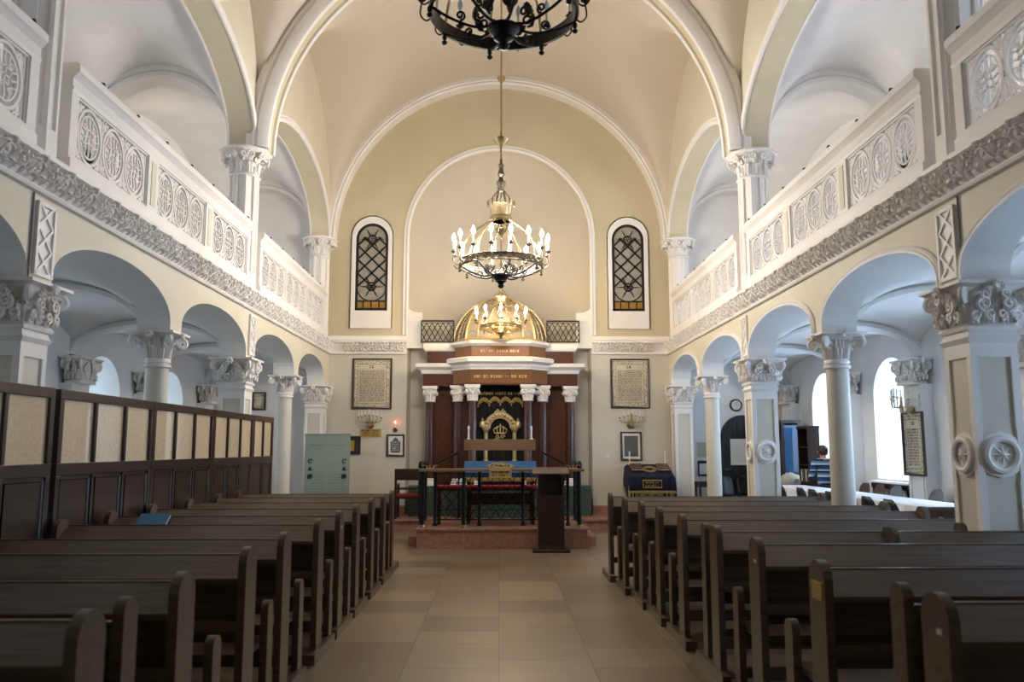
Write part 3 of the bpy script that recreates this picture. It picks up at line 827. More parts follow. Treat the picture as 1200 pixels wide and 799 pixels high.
# ------------------------------------------------------------------ ark
ark = thing('torah_ark', 'marble ark with columns and gilded glass dome in the niche', 'ark', (.02, 16.55, .24))
OX, OY, OZ = .02, 16.55, .24
def A(mb, name, m, parent=None, ang=35, **k):   # build in ark-local coordinates
    mb.v = [(x - OX, y - OY, z - OZ) for x, y, z in mb.v]
    return mb.build(name, m, parent or ark, ang, **k)
def poly(o):   # half-octagon plan of the middle bay, grown by o
    return [(OX - .97 - o, 17.5), (OX - .97 - o, 16.98 - o * .41), (OX - .6 - o * .41, 16.6 - o), (OX + .6 + o * .41, 16.6 - o), (OX + .97 + o, 16.98 - o * .41), (OX + .97 + o, 17.5)]
def wing(o, s):
    a, b = OX + s * .9, OX + s * (1.6 + o); a, b = min(a, b), max(a, b)
    return [(a, 17.6), (a, 17.08 - o), (b, 17.08 - o), (b, 17.6)]
def lev(fn, L):
    m = MB(); m.loft([[(x, y, z) for x, y in fn(o)] for o, z in L]); return m
A(lev(lambda o: [(OX - 1.86, 17.55), (OX - 1.86, 16.95), (OX - 1.1, 16.95), (OX - .75, 16.45), (OX + .75, 16.45), (OX + 1.1, 16.95), (OX + 1.84, 16.95), (OX + 1.84, 17.55)], [(0, .24), (0, .84)]), 'plinth', M['greenstone'])
A(lev(poly, [(0, 2.9), (0, 3.17)]), 'lower_frieze', M['redstonel'])
A(lev(poly, [(0, 2.86), (.015, 2.865), (.015, 2.9), (0, 2.905)]), 'architrave', M['redstone'])
A(lev(poly, [(0, 3.17), (.03, 3.18), (.03, 3.21), (.05, 3.23), (.06, 3.28), (.13, 3.33), (.14, 3.4), (.1, 3.43), (0, 3.44)]), 'cornice', M['white'])
A(lev(poly, [(-.03, 3.44), (-.03, 3.66)]), 'upper_frieze', M['redstonel'])
A(lev(poly, [(-.02, 3.66), (.0, 3.67), (.03, 3.7), (.05, 3.71), (.05, 3.76), (-.03, 3.78)]), 'dome_cornice', M['white'])
for s in (-1, 1):
    W = lambda o, s=s: wing(o, s)
    A(lev(W, [(0, 2.87), (0, 3.12)]), 'wing_frieze', M['redstone'])
    A(lev(W, [(.0, 3.12), (.03, 3.13), (.05, 3.2), (.14, 3.26), (.15, 3.33), (0, 3.35)]), 'wing_cornice', M['white'])
    A(lev(lambda o, s=s: wing(o - .07, s), [(0, 3.35), (0, 3.6)]), 'wing_upper_frieze', M['redstone'])
    A(lev(lambda o, s=s: wing(o - .05, s), [(0, 3.6), (.03, 3.62), (.06, 3.68), (.06, 3.75), (0, 3.78)]), 'wing_cap', M['white'])
    m = MB(); a, b = sorted((OX + s * .96, OX + s * 1.5)); m.box((a, 17.3, .84), (b, 17.5, 2.88)); A(m, 'side_panel', M['redstone'])
    m = MB(); a, b = sorted((OX + s * .5, OX + s * .93)); m.box((a, 17.05, .84), (b, 17.2, 2.88)); A(m, 'inner_panel', M['redstone'])
m = MB(); m.box((OX - .95, 17.2, .84), (OX + .95, 17.5, 2.9)); A(m, 'back_panel', M['redstone'])
def ark_cap():
    c = MB()
    c.lathe([(.085, -.33), (.1, -.32), (.1, -.3), (.085, -.29), (.09, -.15), (.12, -.07)], n=16)
    c.box((-.14, -.14, -.05), (.14, .14, 0)); c.box((-.125, -.125, -.075), (.125, .125, -.05))
    for k in range(4):
        a = k * pi / 2; o = V3(cos(a), sin(a), 0); sd = V3(-sin(a), cos(a), 0)
        for sg in (-1, 1):
            c.tube([o * .105 + sd * (sg * .09 + x) + V3(0, 0, y - .13) for x, y in spiral((0, 0), .06, .008, 1.6, pi / 2, 16, sg)], .014, 5)
        c.tube([o * .11 + sd * (-.06) + V3(0, 0, -.09), o * .12 + V3(0, 0, -.19), o * .11 + sd * .06 + V3(0, 0, -.09)], .013, 5)
        leaf(c, o * .085 + V3(0, 0, -.28), o, .15, .1, .05)
        d = (o + sd).normalized(); leaf(c, d * .085 + V3(0, 0, -.28), d, .15, .1, .06)
    return c.mesh('column_capital', M['white'], 50)
CAP_ARK = ark_cap()
SH = MB(); SH.lathe([(.092, 0), (.095, .4), (.084, 1.68)], n=24); SH = SH.mesh('column_shaft', M['darkcol'])
SB = MB(); SB.box((-.13, -.13, 0), (.13, .13, .05)); SB.lathe([(.13, .05), (.13, .08), (.105, .1), (.115, .13), (.095, .15)], n=20); SB = SB.mesh('column_base', M['white'])
for (x, y) in ((-.56, 16.68), (.56, 16.68), (-.87, 16.98), (.87, 16.98), (-1.45, 17.14), (1.45, 17.14)):
    c = inst('column_shaft', SH, ark, (x, y - OY, .99 - OZ))
    inst('column_capital', CAP_ARK, c, (0, 0, 1.88)).scale = (1.12, 1.12, 1); inst('column_base', SB, c, (0, 0, -.15))
# gilded letters on the two friezes
for (z, y, h, x, sd) in ((3.01, 16.596, .055, .53, 3), (3.53, 16.626, .05, .4, 8)):
    m = MB(); glyph_row(m, OX - x, OX + x, z, h, y - .003, sd); A(m, 'gilt_inscription', M['gold'])
# dome
DY, DZ, DR, DH = 17.5, 3.78, 1.0, 1.0
def dp(a, t, r=1.0):   # a azimuth, t 0..pi/2 height
    k = cos(pi / 8) / cos(((a + pi / 8 * 0) % (pi / 4)) - pi / 8)
    return (OX + DR * r * k * cos(t) * cos(a), DY + DR * r * k * cos(t) * sin(a), DZ + DH * r * sin(t))
m = MB(); rings = []
for i in range(13):
    t = pi / 2 * i / 12 * .97
    rings.append([dp(2 * pi * j / 8, t, .975) for j in range(8)])
m.loft(rings); dome = A(m, 'dome', M['domeglass'], None, 20)
def dome_part(mb, name): 
    mb.v = [(x - OX, y - OY, z - OZ) for x, y, z in mb.v]; return mb.build(name, M['gold'], dome, 40)
for j in range(8):
    m = MB(); m.tube([dp(2 * pi * j / 8, pi / 2 * i / 16 * .97, 1.0) for i in range(17)], .028, 6); dome_part(m, 'dome_rib')
m = MB()
for i in range(1, 7):
    t = pi / 2 * i / 7.2
    for j in range(8):
        a0, a1 = 2 * pi * j / 8, 2 * pi * (j + 1) / 8; p, q = Vector(dp(a0, t, .985)), Vector(dp(a1, t, .985))
        K = 6; pts = [p.lerp(q, k / K) + V3(0, 0, (.022 if k % 2 else -.022)) for k in range(K + 1)]
        m.tube(pts, .009, 4)
for j in range(8):
    for fr in (1 / 3, 2 / 3):
        pts = []
        for i in range(13):
            t = pi / 2 * i / 12 * .9; p, q = Vector(dp(2 * pi * j / 8, t, .985)), Vector(dp(2 * pi * (j + 1) / 8, t, .985)); pts.append(p.lerp(q, fr))
        m.tube(pts, .009, 4)
dome_part(m, 'dome_lattice')
m = MB(); m.loft([[dp(2 * pi * j / 8, 0, r)[:2] + (z + .0,) for j in range(8)] for r, z in ((1.04, 3.76), (1.05, 3.8), (1.0, 3.85), (.98, 3.85))]); dome_part(m, 'dome_base_ring')
m = MB(); m.lathe([(.1, 4.75), (.06, 4.8), (.05, 4.84), (.08, 4.88), (.03, 4.93), (0, 4.98)], (OX, DY, 0), 16); dome_part(m, 'finial')

# shallow wall filling the lower part of the niche behind the ark
m = MB(); m.box((-1.9, 17.62, .24), (1.9, 17.72, 3.74)); struct(m.build('wall_niche', M['beige']))
# railings over the ark wings
for s in (-1, 1):
    r = thing('balcony_railing', 'black iron lattice railing over the ark wing nearer the %s window' % ('banner-side' if s < 0 else 'navy-table-side'), 'railing', (OX + s * 1.32, 17.2, 3.785))
    x0, x1 = -.34, .34
    m = MB(); m.bar((x0, 0, .47), (x1, 0, .47), .04, .03); m.bar((x0, 0, .43), (x1, 0, .43), .012, .012); m.build('top_rail', M['iron'], r)
    m = MB(); m.bar((x0, 0, .03), (x1, 0, .03), .02, .02); m.build('bottom_rail', M['iron'], r)
    for x in (x0, x1 - .02 if s > 0 else x1, x0 + .0):
        pass
    for x in (x0, x1):
        m = MB(); m.bar((x, 0, 0), (x, 0, .47), .02, .02); m.build('post', M['iron'], r)
    m = MB()
    for k in range(-3, 8):
        for sg in (1, -1):
            a = x0 + .115 * k; pts = []
            xa, za, xb, zb = a, .03, a + .22, .42
            if sg < 0: xa, xb = xb, xa
            def cl(xa, za, xb, zb):
                t0, t1 = 0.0, 1.0; dx = xb - xa
                for e, sgn in ((x0, 1), (x1, -1)):
                    d = (e - xa) / dx
                    if sgn * dx > 0: t0 = max(t0, d)
                    else: t1 = min(t1, d)
                return None if t0 >= t1 else ((xa + dx * t0, 0, za + (zb - za) * t0), (xa + dx * t1, 0, za + (zb - za) * t1))
            q = cl(xa, za, xb, zb)
            if q: m.bar(q[0], q[1], .012, .016)
    m.build('lattice', M['iron'], r)

# ark curtain
cu = thing('ark_curtain', 'black velvet ark curtain with gilt arch and crown embroidery', 'curtain', (OX, 16.86, .9))
m = MB(); rows = []
for k in range(61):
    x = -.47 + .94 * k / 60; y = .012 * sin(k * 1.15); rows.append([(x, y, 0), (x, y, 1.95)])
m.loft(rows, closed=False, caps=False); m.build('velvet_panel', M['cloth_black'], cu)
m = MB(); vp = []
for k in range(49):
    t = k / 48; x = -.45 + .9 * t; z = 1.6 + .1 * abs(sin(pi * 4 * t)) ** .8 + .03 * sin(pi * t); vp.append((x, -.03, z))
m.tube(vp, .017, 5); m.build('valance_braid', M['goldthread'], cu)
m = MB()
for k in range(0, 49, 2): x, y, z = vp[k]; m.tube([(x, y, z), (x, y, z - .03), (x, y, z - .075)], [.008, .016, .012], 5)
m.build('valance_fringe', M['goldthread'], cu)
m = MB(); glyph_row(m, -.4, .4, 1.78, .05, -.02, 12); m.build('embroidered_lettering', M['goldthread'], cu)
g = MB()
for s in (-1, 1):
    g.lathe([(.06, .42), (.06, .45), (.042, .47), (.042, 1.02), (.06, 1.04), (.08, 1.08), (.08, 1.11)], (s * .29, -.05, 0), 12)
    g.lathe([(.05, 1.11), (.065, 1.16), (.05, 1.22), (.02, 1.25), (.03, 1.28), (0, 1.31)], (s * .36, -.05, 0), 10)
    g.tube([(s * .29, -.05, 1.11), (s * .36, -.06, 1.2), (s * .3, -.06, 1.24)], [.03, .035, .015], 6)
gilt = g.build('gilt_columns', M['gold'], cu)
g = MB()
for rr, w in ((.3, .032), (.245, .02), (.21, .016)):
    g.tube([(rr * cos(pi * k / 24), -.05, 1.1 + rr * 1.0 * sin(pi * k / 24)) for k in range(25)], w, 6)
for k in range(11):
    a = pi * (k + .5) / 11; g.lathe([(0, -.03), (.03, -.015), (.03, .015), (0, .03)], (.272 * cos(a), -.07, 1.1 + .272 * sin(a)), 8, axis='y')
for sg in (-1, 1): g.tube([(x * 1 + sg * .07, -.06, z + 1.42) for x, z in spiral((0, 0), .06, .012, 1.4, pi / 2, 16, sg)], .014, 5)
g.build('gilt_arch', M['gold'], cu)
g = MB()
g.tube([(.12 * cos(2 * pi * k / 20), -.04 - .03 * sin(2 * pi * k / 20), 1.0) for k in range(20)], .014, 5, True)
for k in range(5):
    x = -.1 + .05 * k; g.tube([(x * 1.1, -.06, 1.0), (x * 1.35, -.07, 1.07 + .03 * (k % 2)), (x * .5, -.06, 1.14)], [.012, .014, .01], 5)
g.lathe([(0, 1.13), (.02, 1.15), (.012, 1.17), (0, 1.2)], (0, -.06, 0), 8)
for sg in (-1, 1): g.tube([(sg * .05 + x, -.05, .93 + z) for x, z in spiral((0, 0), .05, .01, 1.3, 0, 12, sg)], .01, 5)
g.tube([(-.1 + .025 * cos(2 * pi * k / 10), -.05, .86 + .025 * sin(2 * pi * k / 10)) for k in range(10)], .008, 5, True)
g.build('gilt_crown', M['gold'], cu)

# handrails up the ark steps
for s in (-1, 1):
    h = thing('handrail', 'slanting black iron handrail by the ark steps, %s' % ('banner side' if s < 0 else 'lectern side'), 'handrail', (OX + s * 1.42, 15.55, 0))
    m = MB(); m.tube([(0, 0, 1.2), (-s * .6, .95, 1.52)], .018, 8); m.build('rail', M['iron'], h)
    m = MB(); m.bar((0, 0, 0), (0, 0, 1.2), .03, .03); m.build('post', M['iron'], h)
    m = MB(); m.lathe([(.02, 1.2), (.045, 1.24), (.05, 1.28), (.03, 1.32), (0, 1.34)], n=12); m.build('ball_finial', M['iron'], h)
    m = MB(); m.bar((-s * .6, .95, .24), (-s * .6, .95, 1.52), .03, .03); m.build('post', M['iron'], h)

# ------------------------------------------------------------------ bima
bp = thing('bima_platform', 'red marble bima platform standing in the middle of the aisle', 'platform', (.05, 13.5, 0))
m = MB(); out = [(-1.37, 0), (1.37, 0), (1.37, 1.0), (1.05, 1.9), (-1.05, 1.9), (-1.37, 1.0)]
m.extr(out, 'z', 0, .29); m.build('riser', M['pinkstone'], bp)
m = MB(); m.extr([(x * 1.02, y - .02 if y == 0 else y + .01) for x, y in out], 'z', .29, .32); m.build('top_slab', M['pinkstone'], bp)
for s in (-1, 1):
    m = MB(); a, b = sorted((s * 1.37, s * 1.55)); m.box((a, .4, 0), (b, 1.4, .16)); m.build('side_step', M['pinkstone'], bp)

bt = thing('bima_table', 'long narrow oak table top on black iron legs across the bima front', 'table', (.03, 13.7, .32))
m = MB(); m.box((-1.34, -.13, .9), (1.36, .2, .945)); m.build('table_top', M['woodmid'], bt, bevel=.006)
for x in (-1.28, -.61, .63, 1.28):
    m = MB(); m.lathe([(.045, 0), (.05, .02), (.045, .05), (.03, .06), (.032, .1), (.028, .9)], (x, .03, 0), 12); lg = m.build('leg', M['iron'], bt)
    m = MB(); m.lathe([(.052, 0), (.056, .015), (.05, .04)], (x, .03, 0), 12); m.build('brass_foot', M['brass'], lg)
for x, s in ((-1.16, -1), (1.18, 1)):
    o = MB()
    o.box((x - .06, -.04, .0), (x + .06, .04, .012))
    for k in range(3): leaf(o, (x + (k - 1) * .05, 0, .012), ((k - 1) * .8, -.3, 0), .05, .05, .07)
    t = thing('gilt_ornament', 'small gilt ornament on the bima table end nearer the %s' % ('banner' if s < 0 else 'lectern'), 'ornament', (.03, 13.68, 1.265))
    o.build('gilt_leaves', M['gold'], t)

br = thing('bima_railing', 'black wrought iron lattice railing round the bima', 'railing', (.03, 14.02, .32))
X0, X1 = -1.1, 1.12
for x in (-1.1, -.36, .37, 1.12):
    m = MB(); m.lathe([(.04, 0), (.04, .03), (.026, .05), (.026, .84), (.036, .86), (.03, .89)], (x, 0, 0), 10); m.build('post', M['iron'], br)
def lattice(x0, x1, z0, z1, tri=True):
    m = MB()
    m.bar((x0, 0, z0), (x1, 0, z0), .016, .02); m.bar((x0, 0, z1), (x1, 0, z1), .016, .02)
    zt, zb = z1 - .16, z0 + .16
    m.bar((x0, 0, zt), (x1, 0, zt), .012, .012); m.bar((x0, 0, zb), (x1, 0, zb), .012, .012)
    n = round((x1 - x0) / .17); w = (x1 - x0) / n
    for k in range(n):
        a = x0 + k * w
        m.bar((a, 0, z0), (a + w / 2, 0, zb), .012, .012); m.bar((a + w / 2, 0, zb), (a + w, 0, z0), .012, .012)
        m.bar((a, 0, zt), (a + w / 2, 0, z1), .012, .012); m.bar((a + w / 2, 0, z1), (a + w, 0, zt), .012, .012)
        zm = (zb + zt) / 2
        for (za, zc) in ((zb, zm), (zm, zt)):
            m.bar((a, 0, za), (a + w, 0, zc), .012, .012); m.bar((a + w, 0, za), (a, 0, zc), .012, .012)
    return m
for a, b in ((-1.1, -.36), (-.36, .37), (.37, 1.12)): lattice(a, b, .1, .86).build('lattice_panel', M['iron'], br)
for s, x in ((-1, -1.32), (1, 1.36)):
    t = thing('bima_side_railing', 'black iron side railing of the bima towards the %s' % ('wooden screen' if s < 0 else 'navy table'), 'railing', (x, 14.15, .32))
    for y in (0, .9):
        m = MB(); m.lathe([(.035, 0), (.026, .04), (.026, .9), (.045, .95), (.05, 1.0), (.03, 1.05), (0, 1.07)], (0, y, 0), 10); m.build('post', M['iron'], t)
    l = lattice(0, .9, .1, .86); l.v = [(y, x, z) for x, y, z in l.v]; l.build('lattice_panel', M['iron'], t)

be = thing('cushioned_bench', 'low bench with red velvet cushion behind the bima lattice', 'bench', (-.22, 14.3, .32))
m = MB(); m.box((-.86, -.13, .56), (.86, .13, .6)); m.build('seat', M['woodred'], be)
m = MB(); m.box((-.85, -.14, .6), (.85, .13, .655)); m.build('cushion', M['cloth_red'], be, bevel=.02)
for x in (-.8, .8):
    for y in (-.1, .1):
        m = MB(); m.bar((x, y, 0), (x, y, .56), .045, .045); m.build('leg', M['woodred'], be)

rd = thing('reading_desk', 'dark wooden reading desk under the blue velvet cover', 'desk', (.02, 14.7, .32))
m = MB(); m.extr([(-.28, .8), (.3, .98), (.3, 1.02), (-.28, .84)], 'x', -.6, .6); m.build('desk_top', M['woodred'], rd)
for x in (-.55, .55):
    for y in (-.22, .24):
        m = MB(); m.bar((x, y, 0), (x, y, .86 if y < 0 else .98), .06, .06); m.build('leg', M['woodred'], rd)
m = MB(); m.box((-.55, -.02, .3), (.55, .02, .5)); m.build('stretcher_panel', M['woodred'], rd)
bc = thing('desk_cover', 'blue velvet cover with gold star medallion on the reading desk', 'cloth', (.02, 14.7, .32))
m = MB(); P = [(-.31, .77), (-.31, .855), (-.28, .87), (.3, 1.05), (.33, 1.04), (.33, .8)]
rings = []
for k in range(33):
    x = -.64 + 1.28 * k / 32; w = .006 * sin(k * 1.3); rings.append([(x, y - w, z) for y, z in P])
m.loft(rings, closed=False, caps=False); o = m.build('velvet', M['cloth_blue'], bc); sm = o.modifiers.new('thick', 'SOLIDIFY'); sm.thickness = .012
m = MB(); mid = lambda x, t: (x, -.28 + .58 * t, .885 + .18 * t)
for r0 in (.5, .8):
    m.tube([mid(.24 * r0 * cos(2 * pi * k / 24), .45 + .36 * r0 * sin(2 * pi * k / 24)) for k in range(24)], .012, 5, True)
for sg in (1, -1): m.tube([mid(.1 * cos(pi / 2 * sg + 2 * pi * k / 3), .45 + .22 * sin(pi / 2 * sg + 2 * pi * k / 3)) for k in range(3)], .01, 5, True)
for sg in (-1, 1): m.tube([mid(sg * .16, .3), mid(sg * .24, .45), mid(sg * .16, .6)], .013, 5)
m.build('gold_medallion', M['goldthread'], bc)
m = MB()
for k in range(60): x = -.63 + 1.26 * k / 59; m.tube([(x, -.325, .78), (x + .004, -.33, .75), (x, -.325, .71)], [.011, .013, .008], 4)
m.build('gold_fringe', M['goldthread'], bc)
pq = thing('gold_plaque', 'gold framed plaque hanging in front of the blue desk cover', 'plaque', (.02, 13.54, 1.19))
m = MB(); m.box((-.17, -.006, -.06), (.17, .006, .06)); m.build('plate', M['goldplate'], pq)
m = MB(); m.sweep([(-.18, -.065), (-.18, .065), (.18, .065), (.18, -.065), (-.18, -.065)], [(0, -.02), (-.022, -.02), (-.022, .01), (0, .01)], lambda p, q, d: (p, d, q)); m.build('frame', M['gold'], pq)
m = MB(); glyph_row(m, -.14, .14, .006, .03, -.009, 21); glyph_row(m, -.13, .13, -.042, .03, -.009, 22); m.build('lettering', M['ink'], pq)

cb = thing('candle_board', 'brown wooden board raised on posts with a candle at each end', 'board', (.02, 15.2, .32))
m = MB(); m.box((-.66, -.03, 1.24), (.64, .03, 1.44)); m.build('board', M['woodmid'], cb, bevel=.006)
for x in (-.5, .5):
    m = MB(); m.bar((x, 0, 0), (x, 0, 1.26), .05, .04); m.build('post', M['woodmid'], cb)
for x in (-.58, .57):
    m = MB(); m.lathe([(.03, 1.44), (.03, 1.455), (.016, 1.46), (.016, 1.6)], (x, 0, 0), 12); c = m.build('candle', M['candle'], cb)
    m = MB(); m.lathe([(.014, 1.6), (.024, 1.63), (.02, 1.66), (0, 1.7)], (x, 0, 0), 10); m.build('flame_bulb', M['bulb_off'], c)

lc = thing('lectern', 'tall dark wooden lectern standing before the bima platform', 'lectern', (.81, 13.12, 0))
m = MB(); m.box((-.29, -.14, 0), (.29, .16, .05)); m.build('base', M['woodred'], lc, bevel=.01)
m = MB(); m.box((-.2, -.12, .05), (.2, .13, .82)); m.box((-.2, -.12, .88), (-.165, .13, 1.19)); m.box((.165, -.12, .88), (.2, .13, 1.19)); m.box((-.2, .1, .82), (.2, .13, 1.19)); m.box((-.21, -.13, .82), (.21, .13, .88)); m.build('body', M['woodred'], lc)
m = MB(); m.extr([(-.22, 1.19), (.2, 1.25), (.2, 1.3), (-.22, 1.215)], 'x', -.29, .28); m.build('sloping_top', M['walnut'], lc, bevel=.006)
m = MB(); m.sweep([(-.13, .15), (-.13, .72), (.13, .72), (.13, .15), (-.13, .15)], [(0, -.128), (-.02, -.128), (-.02, -.118), (0, -.118)], lambda p, q, d: (p, d, q)); m.build('front_bead', M['woodred'], lc)

# ------------------------------------------------------------------ chandeliers
def chandelier(name, label, loc, R=.6, k=1.0, n=16, lit=True, rod=9.3, mt='bronze', rc=None):
    t = thing(name, label, 'chandelier', loc)
    z = loc[2]; rc = rc or R + .1 * k
    def S(pts): return [(r * k, h * k) for r, h in pts]
    m = MB(); m.lathe(S([(0, -.3), (.035, -.29), (.05, -.26), (.03, -.25), (.05, -.22), (.06, -.21), (.085, -.2), (.08, -.19), (.115, -.13), (.135, -.12), (.135, -.105), (.1, -.09), (.05, -.06), (0, -.05)]), n=24); m.build('hub', M[mt if mt == 'brass' else 'iron'], t)
    m = MB(); h = .115 * k
    m.lathe([(R - .012, 0), (R + .012, 0), (R + .02, .01), (R + .012, .02), (R + .012, h - .02), (R + .022, h - .01), (R + .012, h), (R - .012, h), (R - .012, 0)], n=64); ring = m.build('ring_band', M[mt], t, 40)
    m = MB()
    for j in range(n * 2):
        a = 2 * pi * j / (n * 2); c = V3(cos(a), sin(a), 0); sd = V3(-sin(a), cos(a), 0); p = c * (R + .014) + V3(0, 0, h / 2)
        m.tube([p + sd * .026 * k * cos(2 * pi * q / 10) + V3(0, 0, .026 * k * sin(2 * pi * q / 10)) for q in range(10)], .006 * k, 4, True)
        m.lathe([(0, 0)], (0, 0, 0), 4) if False else None
    m.build('medallion_ring', M['brass'], ring)
    for j in range(8):
        a = 2 * pi * j / 8 + .2; c = V3(cos(a), sin(a), 0); sd = V3(-sin(a), cos(a), 0); m = MB(); Z = V3(0, 0, 1)
        L = R - .1 * k
        m.tube(curve([c * (.1 * k) - Z * .1 * k, c * (.1 * k + L * .3) - Z * .125 * k, c * (.1 * k + L * .7) - Z * .07 * k, c * (R) + Z * .01]), .013 * k, 6)
        m.tube([c * (.2 * k + x) + Z * (y - .02 * k) for x, y in spiral((0, 0), .055 * k, .012 * k, 1.4, -pi / 2, 16, 1)], .011 * k, 5)
        m.tube([c * (.36 * k + x) + Z * (y - .04 * k) for x, y in spiral((0, 0), .042 * k, .01 * k, 1.4, -pi / 2, 16, -1)], .01 * k, 5)
        m.build('scroll_spoke', M[mt if mt == 'brass' else 'iron'], t)
        m = MB()   # palmette above each spoke
        for q in range(-2, 3):
            b = q * .42; p0 = c * .24 * k + Z * (-.06 * k)
            m.tube([p0, p0 + sd * sin(b) * .05 * k + Z * cos(b) * .06 * k, p0 + sd * sin(b) * .085 * k + Z * cos(b) * .1 * k], [.012 * k, .02 * k, .008 * k], 5)
        m.build('palmette', M[mt], t)
        m = MB(); m.tube(curve([c * R + Z * .1 * k, c * (R * .93) + Z * .3 * k, c * (R * .72) + Z * .5 * k, c * (R * .42) + Z * .64 * k, c * (.15 * k) + Z * .71 * k]), .013 * k, 6); m.build('stay', M['brass'], t)
        m = MB(); m.lathe(S([(0, -.09), (.02, -.08), (.026, -.06), (.01, -.05), (.02, -.03), (.02, 0)]), tuple(c * (R + .01)), 8); m.build('drop_finial', M[mt], ring)
    m = MB(); m.lathe(S([(.14, .7), (.17, .72), (.17, .76), (.15, .78), (.165, .9), (.19, .95), (.17, .95), (.14, .8), (.13, .7)]), n=24)
    for j in range(8):
        a = 2 * pi * j / 8; c = V3(cos(a), sin(a), 0) * .185 * k; m.tube([c + V3(0, 0, .93 * k), c * 1.08 + V3(0, 0, 1.0 * k), c * .95 + V3(0, 0, 1.04 * k)], [.022 * k, .018 * k, .004 * k], 5)
    m.build('crown', M['brass'], t)
    m = MB()
    for j in range(6):
        a = 2 * pi * j / 6; c = V3(cos(a), sin(a), 0)
        m.tube([c * .13 * k + V3(0, 0, .95 * k), c * .12 * k + V3(0, 0, 1.08 * k), c * .04 * k + V3(0, 0, 1.18 * k)], .009 * k, 5)
    m.lathe(S([(.03, 1.16), (.05, 1.2), (.05, 1.24), (.07, 1.27), (.07, 1.31), (.04, 1.33), (.03, 1.38), (.055, 1.42), (.03, 1.52), (.05, 1.56), (.02, 1.6), (.018, 1.66)]), n=16); m.build('stem', M[mt], t)
    if rod:
        m = MB(); m.lathe([(.014, 1.64 * k), (.014, rod - z)], n=8); m.build('rod', M['brass'], t)
        m = MB(); m.lathe([(.02, 1.75), (.03, 1.78), (.016, 1.8), (.03, 1.84), (.05, 1.88), (.11, 1.95), (.12, 1.98), (.1, 1.99), (.04, 1.98), (.02, 2.04), (.015, 2.08)], n=20); m.build('rod_cup', M['brass'], t)
        m = MB(); m.lathe([(.09, rod - z - .02), (.07, rod - z - .08), (.02, rod - z - .14)], n=16); m.build('ceiling_rose', M['brass'], t)
    cand = MB(); cand.lathe([(.013, .03), (.013, .17), (.0, .172)], n=10); cand = cand.mesh('candle', M['candle'])
    bl = MB(); bl.lathe([(.01, .165), (.025, .2), (.025, .23), (.012, .262), (0, .285)], n=10); bl = bl.mesh('flame_bulb', M[('bulb_on' if k == 1 else 'bulb_dim') if lit else 'bulb_off'])
    for j in range(n):
        a = 2 * pi * (j + .5) / n; c = V3(cos(a), sin(a), 0); Z = V3(0, 0, 1)
        zc = .2 * k; m = MB()
        m.tube(curve([c * (R + .01) + Z * .05, c * (rc - .04 * k) + Z * .02 * k, c * (rc + .012) + Z * .08 * k, c * rc + Z * zc], 6), .008 * k, 5)
        m.lathe([(.01, zc - .01), (.035, zc + .01), (.04, zc + .02), (.015, zc + .025), (.018, zc + .05), (.0, zc + .05)], (c.x * rc, c.y * rc, 0), 10)
        arm = m.build('candle_arm', M[mt], t)
        inst('candle', cand, arm, (c.x * rc, c.y * rc, zc)); inst('flame_bulb', bl, arm, (c.x * rc, c.y * rc, zc))
    return t
chandelier('chandelier', 'lit candle chandelier with bronze ring hanging over the bima', (.02, 11.88, 4.22), .6, 1.0, 16, True, 9.34)
chandelier('chandelier', 'unlit dark bronze chandelier overhead with its underside towards us', (.03, 6.39, 5.13), .6, 1.0, 16, False, 9.34, 'darkbronze')
chandelier('chandelier', 'small lit gilt chandelier close in front of the ark dome', (.03, 15.75, 3.88), .39, .66, 10, True, 9.0, 'brass', .5)
# ------------------------------------------------------------------ pews
def rounded(yc, hw, h, r=None, z0=0):
    r = r or hw
    return [(yc - hw, z0), (yc + hw, z0)] + [(yc + hw * cos(pi * i / 14), h - r + r * sin(pi * i / 14)) for i in range(15)]
PT = .045
EP = MB(); EP.extr(rounded(0, .1, 1.05, .1), 'x', 0, PT); EP = EP.mesh('end_panel', M['wood'])
FE = MB(); FE.extr(rounded(0, .06, 1.04, .06), 'x', 0, PT); FE = FE.mesh('front_post', M['wood'])
SP = MB(); SP.extr(rounded(.44, .06, .68, .055), 'x', 0, PT); SP = SP.mesh('seat_end', M['wood'])
RN = MB(); RN.box((-.03, -.26, 0), (PT + .02, .5, .075)); RN = RN.mesh('floor_runner', M['wood'])
def bd(q, nm, L, *boxes):
    m = MB()
    for y0, y1, z0, z1 in boxes: m.box((PT, y0, z0), (L - PT, y1, z1))
    q[nm] = m.mesh(nm, M['wood'])
PM = {}
def pew_meshes(L, kind):
    if (L, kind) in PM: return PM[L, kind]
    q = PM[L, kind] = {}
    if kind == 'desk':
        m = MB(); m.extr([(-.105, .888), (-.105, .862), (.07, .962), (.07, .99)], 'x', PT, L - PT); q['book_desk'] = m.mesh('book_desk', M['wood'])
        bd(q, 'top_rail', L, (.075, .1, .96, .998)); bd(q, 'backrest', L, (.03, .055, .52, .94))
        bd(q, 'book_shelf', L, (-.1, .03, .6, .62), (-.11, -.09, .6, .66)); bd(q, 'stretcher', L, (-.03, .02, .2, .27))
    elif kind == 'seat':
        bd(q, 'seat', L, (.06, .48, .41, .445)); bd(q, 'seat_apron', L, (.42, .455, .3, .41)); bd(q, 'foot_rail', L, (.41, .46, .1, .16))
    else:
        bd(q, 'front_board', L, (.29, .315, .45, .95)); bd(q, 'front_rail', L, (.28, .325, .2, .27))
    return q
